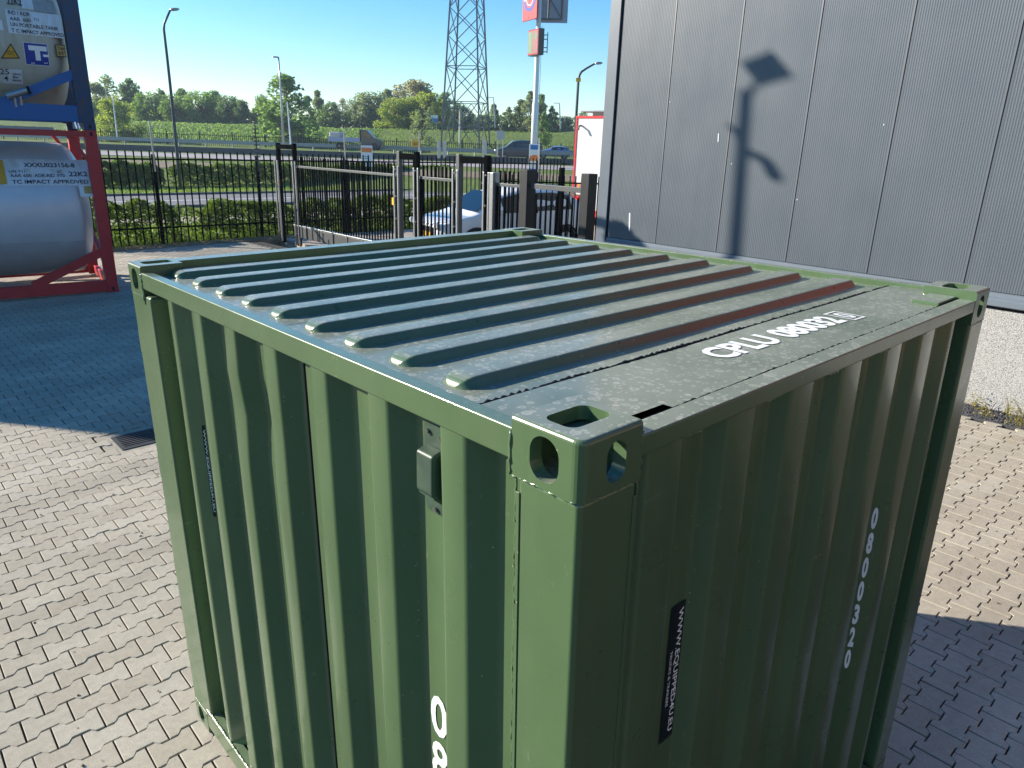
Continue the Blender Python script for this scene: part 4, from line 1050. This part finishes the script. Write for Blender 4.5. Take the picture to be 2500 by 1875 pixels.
lamp("slim pale grey lamp with a flat head behind the gate portal", 692, 352, 75, [(692, 352), (688, 270), (684, 200), (680, 141)], .12, .07, "galvanised", ((681, 140), (664, 138)))
rl = lamp("curved arm street lamp with a yellow plate left of the building", 1404, 400, 45, [(1404, 400), (1407, 282), (1412, 195), (1415, 183), (1420, 175), (1432, 167), (1453, 155)], .09, .05, "dark_pole", ((1452, 155), (1471, 152)))
yp = at(1412, 195, 44.8) - rl.location; MB().box(-.14, .14, -.03, .03, -.10, .10, Matrix.Translation(yp) @ Matrix.Rotation(math.atan2(HR.y, HR.x), 4, 'Z')).build("number_plate", "stop_yellow", rl)
for lab, x0, y0, x1, y1, D in (("short white pole beside the tall motorway lamp", 710, 352, 701, 248, 78), ("short white pole in front of the round yellow bush", 287, 341, 275, 237, 88)):
    b = at(x0, y0, D); t = at(x1, y1, D); o = MB().tube([(0, 0, 0), t - b], [.09, .05], 8).build("white_pole", "pole_white"); o.location = b; tag(o, lab, "pole", "white poles")
for i, (x0, y0, x1, y1, D) in enumerate(((1208, 312, 1205, 238, 118), (1368, 315, 1366, 252, 118))):
    b = at(x0, y0, D); l = empty("street_lamp", loc=b); tag(l, ["thin distant lamp right of the lattice pylon", "thin distant lamp right of the white sign pole"][i], "street lamp", "distant motorway lamps")
    t = at(x1, y1, D) - b; MB().tube([(0, 0, 0), t], [.12, .07], 6).build("mast", "galvanised", l); MB().bar(t, t + HR * -.9, .12, .08).build("lamp_head", "galvanised", l)
def board(name, label, cat, px0, py0, px1, py1, D, bands, legs, mat="sign_white", th=.08, ground=None, leg_m="galvanised"):
    a, b = at(px0, py0, D), at(px1, py1, D); w = (b - a).dot(HR); h = a.z - b.z
    o = empty(name, M=Matrix.Translation((a.x, a.y, b.z)) @ Matrix.Rotation(math.atan2(HR.y, HR.x), 4, 'Z')); tag(o, label, cat)
    MB().box(0, w, 0, th, 0, h).build("board", mat, o, bevel=.008)
    for (u0, u1, v0, v1, mt) in bands: MB().box(u0 * w, u1 * w, -.006, -.001, v0 * h, v1 * h).build("print", mt, o)
    for (u0, drop) in legs: MB().tube([(u0 * w, th + .04, h * .9), (u0 * w, th + .04, -drop)], .045, 8).build("leg", leg_m, o)
    return o
board("information_board", "white board with an orange band standing behind the fence", "sign", 881, 355, 910, 407, 48, [(0.04, .96, .68, .90, "sign_orange"), (.15, .6, .45, .50, "label_grey"), (.15, .7, .36, .41, "label_grey"), (.15, .5, .20, .25, "label_grey")], [(.2, 1.6), (.8, 1.6)])
board("information_board", "tall white board with blue top and orange band at the sign pole's foot", "sign", 1293, 351, 1315, 438, 40, [(.08, .92, .84, .97, "sign_blue"), (.04, .96, .52, .66, "sign_orange"), (.0, 1, .0, .30, "sign_purple"), (.3, .9, .66, .69, "sign_orange")], [(.5, 1.4)])
board("warning_sign", "small orange sign on a thin pole in front of the pylon", "sign", 1005, 343, 1023, 359, 60, [(.2, .8, .45, .52, "label_black"), (.25, .75, .30, .36, "label_black")], [(.98, 1.5)], "sign_orange_yellow", .05)
board("road_sign", "blank grey back of a white road sign on two posts", "sign", 1212, 319, 1232, 341, 70, [], [(.2, 1.9), (.8, 1.9)], "concrete_pale")
board("direction_sign", "blue and white direction sign on top of the grass bank", "sign", 1051, 281, 1069, 299, 112, [(0, 1, 0, .58, "sign_blue")], [(.2, 1.5), (.8, 1.5)])
for i, (a_, b_) in enumerate(((1068, 1074), (1082, 1088), (1181, 1186))):
    p = at(a_, 360, 66); o = MB().box(0, .26, 0, .12, -.9, .55, Matrix.Rotation(math.atan2(HR.y, HR.x), 4, 'Z')).build("marker_post", "concrete_pale", bevel=.01); o.location = p; tag(o, ["pale marker post at the left foot of the pylon", "second pale marker post at the left foot of the pylon", "pale marker post at the right foot of the pylon"][i], "post", "marker posts")

# sign pole with rotating logo box and price display
sb = at(1302, 390, 62); sp_ = empty("sign_pole", loc=sb); tag(sp_, "tall white sign pole with red logo box and digital display", "sign pole")
top = 15.0
MB().tube([(0, 0, -.5), (0, 0, 4.2), (0, 0, 4.5), (0, 0, 8.2), (0, 0, top)], [.27, .26, .21, .20, .17], 20).build("pole", "pole_white", sp_, smooth=True)
MB().tube([(.30, -.12, .0), (.28, -.12, 10.0)], .02, 6).build("cable_duct", "galvanised", sp_)
RM = Matrix.Rotation(math.atan2(HR.y, HR.x), 4, 'Z')
zb = at(1300, 52, 62).z - sb.z
lf = MB().box(-.05, .05, -2.5, .2, zb, zb + 3.2, RM @ Matrix.Translation((-.45, 0, 0)) @ Matrix.Rotation(math.radians(-38 + 90 - 64), 4, 'Z'))
MF = RM @ Matrix.Translation((-.62, -.6, zb)) @ Matrix.Rotation(math.radians(28), 4, 'Z')
hb = MB().box(-.06, .06, -1.0, 1.3, 0, 3.2, MF).build("logo_face", "sign_red", sp_, bevel=.02)
def ring(r0, r1, a0, a1, off, mt):
    m = MB(); n = 24
    for k in range(n + 1):
        t = math.radians(a0 + (a1 - a0) * k / n)
        for r in (r0, r1): m.v.append(MF @ Vector((off, .15 + r * math.cos(t), 1.55 + r * math.sin(t))))
    for k in range(n): m.f.append((2 * k, 2 * k + 1, 2 * k + 3, 2 * k + 2))
    m.build("logo_mark", mt, hb, fix=False)
ring(.50, .95, 0, 360, -.066, "ink_white"); ring(.56, .72, 0, 360, -.070, "sign_red"); ring(.70, .95, 190, 350, -.072, "label_blue")
MBk = RM @ Matrix.Translation((-.15, 0, zb)) @ Matrix.Rotation(math.radians(-6), 4, 'Z')
MB().box(-.1, 2.35, .55, .63, 0, 3.2, MBk).build("panel", "panel_back", sp_, bevel=.02)
fr = MB()
for z in (.25, 2.95): fr.bar(MBk @ Vector((-.1, .45, z)), MBk @ Vector((1.9, .45, z)), .1, .1)
for x in (-.1, .85, 1.9): fr.bar(MBk @ Vector((x, .45, .25)), MBk @ Vector((x, .45, 2.95)), .1, .1)
fr.bar(MBk @ Vector((.85, .45, 1.8)), MBk @ Vector((1.9, .45, .25)), .08, .08); fr.bar(MBk @ Vector((.85, .45, 1.8)), MBk @ Vector((1.9, .45, 2.95)), .08, .08); fr.bar(MBk @ Vector((-.6, -.5, .2)), MBk @ Vector((-.1, .45, .25)), .08, .08)
fr.build("truss", "lattice_steel", sp_)
zd = at(1300, 136, 62).z - sb.z; hd_ = at(1300, 72, 62).z - at(1300, 136, 62).z
MD = RM @ Matrix.Translation((-.12, -.1, zd)) @ Matrix.Rotation(math.radians(28), 4, 'Z')
dsp = MB().box(-.28, .22, -.85, .85, 0, hd_, MD).build("display_case", "barrier_dark", sp_, bevel=.02)
MB().box(-.30, -.282, -.80, .80, .06, hd_ - .06, MD).build("display_face", "lamp_red", dsp)
simple("display_green", (.06, .22, .10), .5); simple("display_brown", (.20, .07, .06), .5)
MB().box(-.306, -.301, -.74, .74, .12, hd_ - .12, MD).build("display_field", "display_brown", dsp)
MB().box(-.311, -.307, .25, .70, .2, hd_ - .2, MD).build("display_field", "display_green", dsp)
text_fit("1.8", .7, .4, "display_green", dsp, lambda a, b: MD @ Vector((-.309, .1 - a, hd_ * .62 + b)), bold=.02)
for z in (zd + .3, zd + .6, zd + 1.2, zd + 1.5): MB().bar(RM @ Vector((.1, 0, z)), RM @ Vector((.75, -.1, z)), .06, .06).build("bracket", "lattice_steel", sp_)
MB().bar(RM @ Vector((.75, -.1, zd + .2)), RM @ Vector((.75, -.1, zd + 1.7)), .05, .05).build("bracket", "lattice_steel", sp_)

# lattice pylon
pyb = at(1137, 375, 100); py_ = empty("lattice_pylon", M=Matrix.Translation(pyb) @ Matrix.Rotation(math.atan2(HR.y, HR.x) - .22, 4, 'Z')); tag(py_, "tall steel lattice pylon standing on the grass bank", "pylon")
def pw_(z): return 2.62 - .052 * z
lv = [0, 6.3, 10.5, 14, 17.2, 20.2, 23, 25.6]
for sx in (-1, 1):
    for sy in (-1, 1):
        m = MB()
        for a, b in zip(lv, lv[1:]): m.bar((sx * pw_(a), sy * pw_(a), a), (sx * pw_(b), sy * pw_(b), b), .17, .17)
        m.build("leg", "lattice_steel", py_)
        for k in range(44): z = 1 + k * .5; MB
for f in range(4):
    m = MB()
    def c_(u, z): w = pw_(z); return [(u * w, -w, z), (w, u * w, z), (-u * w, w, z), (-w, -u * w, z)][f]
    for a, b in zip(lv, lv[1:]): m.bar(c_(-1, a), c_(1, b), .09, .09); m.bar(c_(1, a), c_(-1, b), .09, .09)
    for z in (6.3, 10.5, 3.3): m.bar(c_(-1, z), c_(1, z), .09, .09)
    for z in (3.3,): m.bar(c_(-1, z), c_(0, 6.3), .07, .07); m.bar(c_(1, z), c_(0, 6.3), .07, .07)
    m.build("bracing", "lattice_steel", py_)
gp = at(1122, 366, 92); q = at(1122, 265, 92)
o = empty("signal_mast", loc=gp); tag(o, "pale T shaped mast standing in front of the lattice pylon", "mast")
MB().tube([(0, 0, -.3), (0, 0, q.z - gp.z)], [.12, .10], 8).build("pole", "concrete_pale", o)
MB().bar(Vector((0, 0, q.z - gp.z)) - HR * 2.0, Vector((0, 0, q.z - gp.z)) + HR * .9, .12, .12).build("crossarm", "lattice_steel", o)
MB().bar(Vector((0, 0, (q.z - gp.z) * .63)) - HR * 1.5, Vector((0, 0, (q.z - gp.z) * .63)), .08, .08).build("crossarm", "lattice_steel", o)

# barriers along the motorway
def rail_line(name, label, D, z0, z1, mat, th, posts, pmat):
    r = empty(name, loc=DL(D, -60, bankz(D, -60))); tag(r, label, "barrier"); org = r.location
    MB().bar(DL(D, -80, bankz(D, 0) + (z0 + z1) / 2) - org, DL(D, 60, bankz(D, 0) + (z0 + z1) / 2) - org, th, z1 - z0).build("rail", mat, r)
    if posts:
        pmx = MB().box(-.06, .06, -.06, .06, 0, z0 + .1).mesh("post")
        for k in range(46): o = put("post", pmx, pmat, r); o.location = DL(D + .1, -80 + k * 3.0, bankz(D, 0)) - org
rail_line("guard_rail", "grey steel guard rail on the far side of the motorway", 84, .42, .80, "guardrail", .12, True, "guardrail")
rail_line("guard_rail", "dark low barrier along the middle of the motorway", 67, .05, .55, "barrier_dark", .3, False, None)
ff = empty("bar_fence", loc=DL(92, -60, bankz(92, 0))); tag(ff, "thin distant bar fence at the foot of the grass bank", "fence"); org = ff.location
m = MB()
for k in range(520): b = DL(92, -75 + k * .24, bankz(92, 0) - .1) - org; m.box(b.x - .022, b.x + .022, b.y - .022, b.y + .022, b.z, b.z + 1.45)
tag(m.build("bars", "black_powder", ff), kind="stuff")
for z in (.35, 1.2): MB().bar(DL(92, -75, bankz(92, 0) + z) - org, DL(92, 50, bankz(92, 0) + z) - org, .04, .05).build("rail", "black_powder", ff)
pmx = MB().box(-.05, .05, -.05, .05, -.1, 1.6).mesh("post")
for k in range(32): o = put("post", pmx, "black_powder", ff); o.location = DL(92.1, -75 + k * 4.0, bankz(92, 0)) - org

# ================================================================== VEGETATION
def hedge(label, A, B, h, depth, n, seed, size=.075, top_wob=.12, z0=VZ, mat="leaf_hedge"):
    rg = random.Random(seed); A, B = Vector(A), Vector(B); hd = empty("hedge", loc=(A.x, A.y, z0)); tag(hd, label, "hedge", "beech hedges")
    d = B - A; ln = d.length; d.normalize(); nn = Vector((-d.y, d.x, 0))
    def f(r):
        while True:
            s = r.uniform(0, 1); t = r.uniform(-1, 1); z = r.uniform(0, 1) ** .8
            hh = h * (1 + top_wob * noise.noise(Vector((A.x + s * ln * 1.7, A.y, seed))) * 2) * (1 - .25 * max(0, 1 - min(s, 1 - s) * ln / .35))
            bulge = 1 + .3 * noise.noise(Vector((s * ln * 2.3, z * 3, seed + 5)))
            if abs(t) < .45 and z < .85 and r.random() < .75: continue
            if noise.noise(Vector((s * ln * 2.8, z * h * 2.8, seed * 3.1))) < -.28 and r.random() < .85: continue
            return d * s * ln + nn * t * depth / 2 * bulge * (1 - .35 * z ** 3) + Vector((0, 0, z * hh + .04))
    scatter(rg, n, f, size).build("foliage", mat, hd, fix=False)
    tw = MB()
    for k in range(max(4, int(ln / .28))):
        s = d * (ln * (k + .5) / max(4, int(ln / .28))); tw.tube([s, s + Vector((rg.gauss(0, .05), rg.gauss(0, .05), h * .5)), s + Vector((rg.gauss(0, .12), rg.gauss(0, .12), h * .92))], [.018, .012, .005], 5)
    tw.build("stems", "wood_bark", hd)
hedge("beech hedge behind the fence nearest the tank containers", (3.4, 21.5, 0), (6.42, 21.5, 0), 1.12, .8, 9000, 1)
hedge("beech hedge behind the fence between the gap and the gate portal", (7.15, 21.5, 0), (9.9, 21.5, 0), 1.10, .85, 9000, 2)
hedge("beech hedge behind the sliding gate left of the white car", (10.0, 21.6, 0), (16.6, 21.6, 0), 1.05, .85, 15000, 3, .085)
hedge("thin low hedge joining the two beech hedges at the gap", (6.3, 21.7, 0), (7.3, 21.7, 0), 1.0, .5, 1100, 9)
for i, (xa, xb) in enumerate(((9.5, 14.1), (14.6, 26.0), (26.0, 36.0))):
    hedge(["clipped hedge across the road left of the gap", "clipped hedge across the road behind the street lamp", "clipped hedge across the road right of the orange banded board"][i], (xa, 46.6, 0), (xb, 46.6, 0), 1.3, 1.2, 7000 + 800 * i, 20 + i, .20)
rg = random.Random(77)
def blade(m, p, h, w, rg):
    a = rg.uniform(0, 6.28); l = Vector((math.cos(a), math.sin(a), 0)); s = Vector((-l.y, l.x, 0)) * w; t = p + Vector((0, 0, h)) + l * h * rg.uniform(.1, .6); o = len(m.v)
    m.v += [p - s, p + s, t]; m.f.append((o, o + 1, o + 2))
m = MB()
for _ in range(9000):
    x = rg.uniform(3.3, 22); y = 20.95 + abs(rg.gauss(0, .5)); 
    blade(m, Vector((x, y, VZ)), rg.uniform(.05, .2) * (1.6 if 6.2 < x < 7.4 else 1), .008, rg)
for _ in range(9000): blade(m, Vector((rg.uniform(4, 45), rg.uniform(39.9, 46), VZ)), rg.uniform(.06, .16), .02, rg)
for _ in range(2500): blade(m, Vector((rg.uniform(4, 10), rg.uniform(22.5, 26), VZ)), rg.uniform(.08, .2), .015, rg)
tag(m.build("verge_grass", "grass_blade", fix=False), "short sunlit grass growing along fence and road verge", "grass", kind="stuff")
m = MB()
for _ in range(1500): x, y = rg.uniform(2.8, 9.4), rg.uniform(20.15, 20.8); blade(m, Vector((x, y, yardz(x, y) + .01)), rg.uniform(.02, .07), .006, rg)
tag(m.build("dry_grass", "dry_weed", fix=False), "dry withered grass on the earth strip along the fence", "grass", kind="stuff")
# understory along the top of the bank
rg = random.Random(8)
def under(r):
    L_ = r.uniform(-66, 52); D = r.uniform(122, 128); hh = 3.0 + 1.6 * noise.noise(Vector((L_ * .35, 0, 2))) + .6 * noise.noise(Vector((L_ * 1.3, 0, 5)))
    if -33.5 > L_ > -36.5: hh *= .3
    return DL(D, L_, bankz(D, L_) - .2 + r.random() ** .8 * max(.3, hh))
tag(scatter(rg, 26000, under, .42).build("understory", "leaf_dark", fix=False), "dense low undergrowth beneath the trees on the bank", "shrubs", kind="stuff")
# bank vegetation
def bankpt(r, la, lb, D0=97, D1=110.5):
    D = r.uniform(D0, D1); L_ = r.uniform(la, lb); return DL(D, L_, bankz(D, L_) + abs(r.gauss(0, .07)))
rg = random.Random(5)
tag(scatter(rg, 16000, lambda r: bankpt(r, -62, -20) + Vector((0, 0, r.random() ** 2 * .12)), .30).build("bank_shrubs", "leaf_mid", fix=False), "low shrubs covering the left part of the bank", "shrubs", kind="stuff")
m = MB()
for _ in range(16000): p = bankpt(rg, -24, 45, 96, 113); blade(m, p, rg.uniform(.05, .14), .06, rg)
tag(m.build("bank_grass", "grass_blade", fix=False), "long grass covering the right part of the bank", "grass", kind="stuff")

def tree_meshes(seed, h, w, trunk_h, n, size, cols=7, sparse=0.0, pointy=.0):
    """tapered trunk with limbs; crown of leaf faces in uneven clumps along them"""
    rg = random.Random(seed); tr = MB(); tr.tube([(0, 0, -.3), (rg.gauss(0, .1), rg.gauss(0, .1), h * .45), (rg.gauss(0, .2), rg.gauss(0, .2), h * .9)], [h * .018, h * .012, h * .003], 7)
    cl = []; lean = [rg.uniform(.65, 1.25) for _ in range(9)]
    for k in range(cols * 5):
        t = rg.random() ** .85; a = rg.uniform(0, 6.28); la = lean[int(a / 6.2832 * 9) % 9]
        z = trunk_h + (h - trunk_h) * t * (.86 + .14 * la)
        rad = w * .5 * la * ((1 - t) ** (.32 + pointy * .7)) * (.55 + .45 * min(1, t * 4 + .2))
        q = rad * math.sqrt(rg.uniform(.1, 1)); c = Vector((math.cos(a) * q, math.sin(a) * q, z)); cl.append((c, (rg.uniform(.05, .13) * w + .02 * h) * (1.15 - .5 * t)))
        tr.tube([(0, 0, max(.2, z - q * 1.2)), c * .6 + Vector((0, 0, z * .30)), c], [h * .006, h * .004, h * .0015], 5)
    wts = [s_ ** 2 for _, s_ in cl]
    def f(r):
        c, s_ = r.choices(cl, wts)[0]; v = Vector((r.gauss(0, 1), r.gauss(0, 1), r.gauss(0, .9))); return c + v.normalized() * s_ * r.random() ** .45 + v * s_ * .14
    return tr.mesh("trunk"), scatter(rg, n, f, size).mesh("crown", fix=False)
kinds = {
    'tall': [tree_meshes(31 + i, 9.5, 6.2, .1, 5200, .44, 12, pointy=.15) for i in range(3)],
    'wide': [tree_meshes(51 + i, 7.5, 8.2, .1, 6000, .42, 14) for i in range(2)],
    'sparse': [tree_meshes(71 + i, 9.0, 5.6, .6, 2200, .34, 9) for i in range(2)],
    'poplar': [tree_meshes(91 + i, 10.0, 5.0, .1, 4800, .42, 12, pointy=.35) for i in range(2)]}
hts = {'tall': 9.5, 'wide': 7.5, 'sparse': 9.0, 'poplar': 10.0}
leafmats = ("leaf_dark", "leaf_mid", "leaf_yellow", "leaf_brown", "leaf_grey")
cache = {}
def tree(px_, top_y, base_y, D, kind, leafm, label, wid=1.0, var=0, zb=None):
    b = at(px_, base_y + 8, D); t = at(px_, top_y, D); s = (t.z - b.z) / hts[kind]; wid *= 1.12
    T = empty("tree", loc=b, rz=random.uniform(0, 6.28)); T.scale = (s * wid, s * wid, s); tag(T, label, "tree", "trees behind the motorway")
    tm, cm = kinds[kind][var % len(kinds[kind])]
    put("trunk", tm, "wood_bark", T)
    key = (kind, var % len(kinds[kind]), leafm)
    if key not in cache:
        c2 = cm.copy(); c2.materials.clear(); c2.materials.append(MATS[leafm]); cache[key] = c2
    put("crown", cache[key], None, T)
TR = [  # px, top, base, D, kind, leaf, label
 (215, 238, 318, 122, 'wide', 'leaf_dark', "dark tree half hidden behind the blue tank's post", 1.0),
 (245, 208, 318, 126, 'tall', 'leaf_grey', "loose greyish tree behind the round yellow bush", 1.0),
 (276, 188, 318, 128, 'sparse', 'leaf_grey', "sparse tall tree above the round yellow bush", 1.2),
 (328, 194, 315, 126, 'tall', 'leaf_dark', "tall dark tree right of the sparse tree", .9),
 (372, 228, 312, 122, 'wide', 'leaf_mid', "green tree left of the tall dark street lamp", 1.0),
 (402, 224, 312, 124, 'tall', 'leaf_dark', "dark tree just left of the dark lamp mast", .9),
 (428, 232, 310, 121, 'wide', 'leaf_mid', "tree standing behind the dark lamp mast", .9),
 (455, 222, 310, 126, 'tall', 'leaf_dark', "dark tree right of the dark lamp mast", 1.0),
 (492, 224, 308, 122, 'wide', 'leaf_mid', "broad green tree left of the gap in the trees", 1.0),
 (530, 222, 308, 125, 'tall', 'leaf_mid', "tall tree third left of the sky gap", 1.0),
 (560, 234, 308, 121, 'wide', 'leaf_dark', "dark broad tree second left of the sky gap", .85),
 (592, 248, 308, 120, 'wide', 'leaf_dark', "dark sloping tree at the left side of the sky gap", .8),
 (648, 234, 308, 122, 'wide', 'leaf_mid', "tree at the right side of the sky gap", .7),
 (755, 238, 306, 126, 'tall', 'leaf_dark', "dark tree just right of the large near tree", .9),
 (780, 224, 306, 128, 'poplar', 'leaf_grey', "pale poplar right of the large near tree", .95),
 (812, 252, 306, 124, 'wide', 'leaf_dark', "low dark tree left of the bare trees", .8),
 (838, 242, 306, 127, 'sparse', 'leaf_brown', "nearly bare tree in the middle of the tree line", 1.2),
 (868, 240, 306, 124, 'sparse', 'leaf_grey', "half bare greyish tree in the middle of the tree line", 1.3),
 (908, 226, 306, 124, 'wide', 'leaf_grey', "broad grey green tree above the flatbed truck", 1.1),
 (948, 222, 306, 127, 'tall', 'leaf_grey', "tall grey green tree left of the yellow trees", 1.0),
 (962, 240, 308, 116, 'wide', 'leaf_yellow', "yellow green tree left of the orange sign", 1.0),
 (1012, 202, 306, 130, 'wide', 'leaf_brown', "brownish crowned tree rising above the yellow trees", 1.15),
 (1000, 236, 308, 117, 'wide', 'leaf_yellow', "yellow green tree above the orange sign", 1.0),
 (1046, 230, 308, 116, 'wide', 'leaf_yellow', "yellow green tree behind the blue direction sign", 1.0),
 (1085, 226, 310, 122, 'tall', 'leaf_mid', "green tree behind the left leg of the pylon", 1.0),
 (1080, 246, 310, 115, 'wide', 'leaf_yellow', "lower yellow green tree at the pylon's left leg", .8),
 (1122, 252, 312, 120, 'wide', 'leaf_dark', "dark round tree inside the pylon's legs", .9),
 (1180, 282, 314, 124, 'wide', 'leaf_grey', "low pale tree between the pylon's right legs", 1.0),
 (1206, 256, 314, 126, 'poplar', 'leaf_grey', "thin poplar right of the pylon", 1.1),
 (1240, 264, 314, 124, 'poplar', 'leaf_grey', "grey poplar second right of the pylon", 1.2),
 (1268, 246, 316, 124, 'poplar', 'leaf_grey', "grey poplar third right of the pylon", 1.3),
 (1292, 228, 316, 122, 'poplar', 'leaf_grey', "tall poplar left of the white sign pole", 1.2),
 (1318, 234, 316, 124, 'poplar', 'leaf_dark', "dark poplar right of the white sign pole", 1.0),
 (1346, 262, 318, 122, 'poplar', 'leaf_dark', "short dark poplar left of the curved lamp", 1.1),
 (1380, 284, 318, 122, 'wide', 'leaf_grey', "low tree left of the red and white van", .9),
 (1326, 276, 345, 90, 'poplar', 'leaf_mid', "slender green tree in front of the bank right of the sign pole", .9),
]
for i, t in enumerate(TR): tree(t[0], t[1], t[2], t[3], t[4], t[5], t[6], t[7], i)
tree(285, 246, 336, 97, 'wide', 'leaf_yellow', "round yellow green bush tree at the foot of the bank", 1.05, 1)
tree(705, 190, 345, 98, 'tall', 'leaf_mid', "large green tree with pale top in front of the bank", 1.35, 1)
tree(1032, 262, 362, 88, 'sparse', 'leaf_grey', "thin young tree beside the orange sign", 1.0, 1)

# ================================================================== HAZE
hz_ = MB().box(-130, 190, -60, 260, -1.9, 28.8).build("haze", None); hz_.data.materials.clear()
hm = bpy.data.materials.new("haze_air"); hm.use_nodes = True; hm.node_tree.nodes.clear()
ho = hm.node_tree.nodes.new("ShaderNodeOutputMaterial"); hv = hm.node_tree.nodes.new("ShaderNodeVolumePrincipled")
hv.inputs["Color"].default_value = (.70, .85, 1.0, 1); hv.inputs["Density"].default_value = .0005; hv.inputs["Anisotropy"].default_value = .2
hm.node_tree.links.new(hv.outputs[0], ho.inputs[1]); hz_.data.materials.append(hm); tag(hz_, kind="stuff")
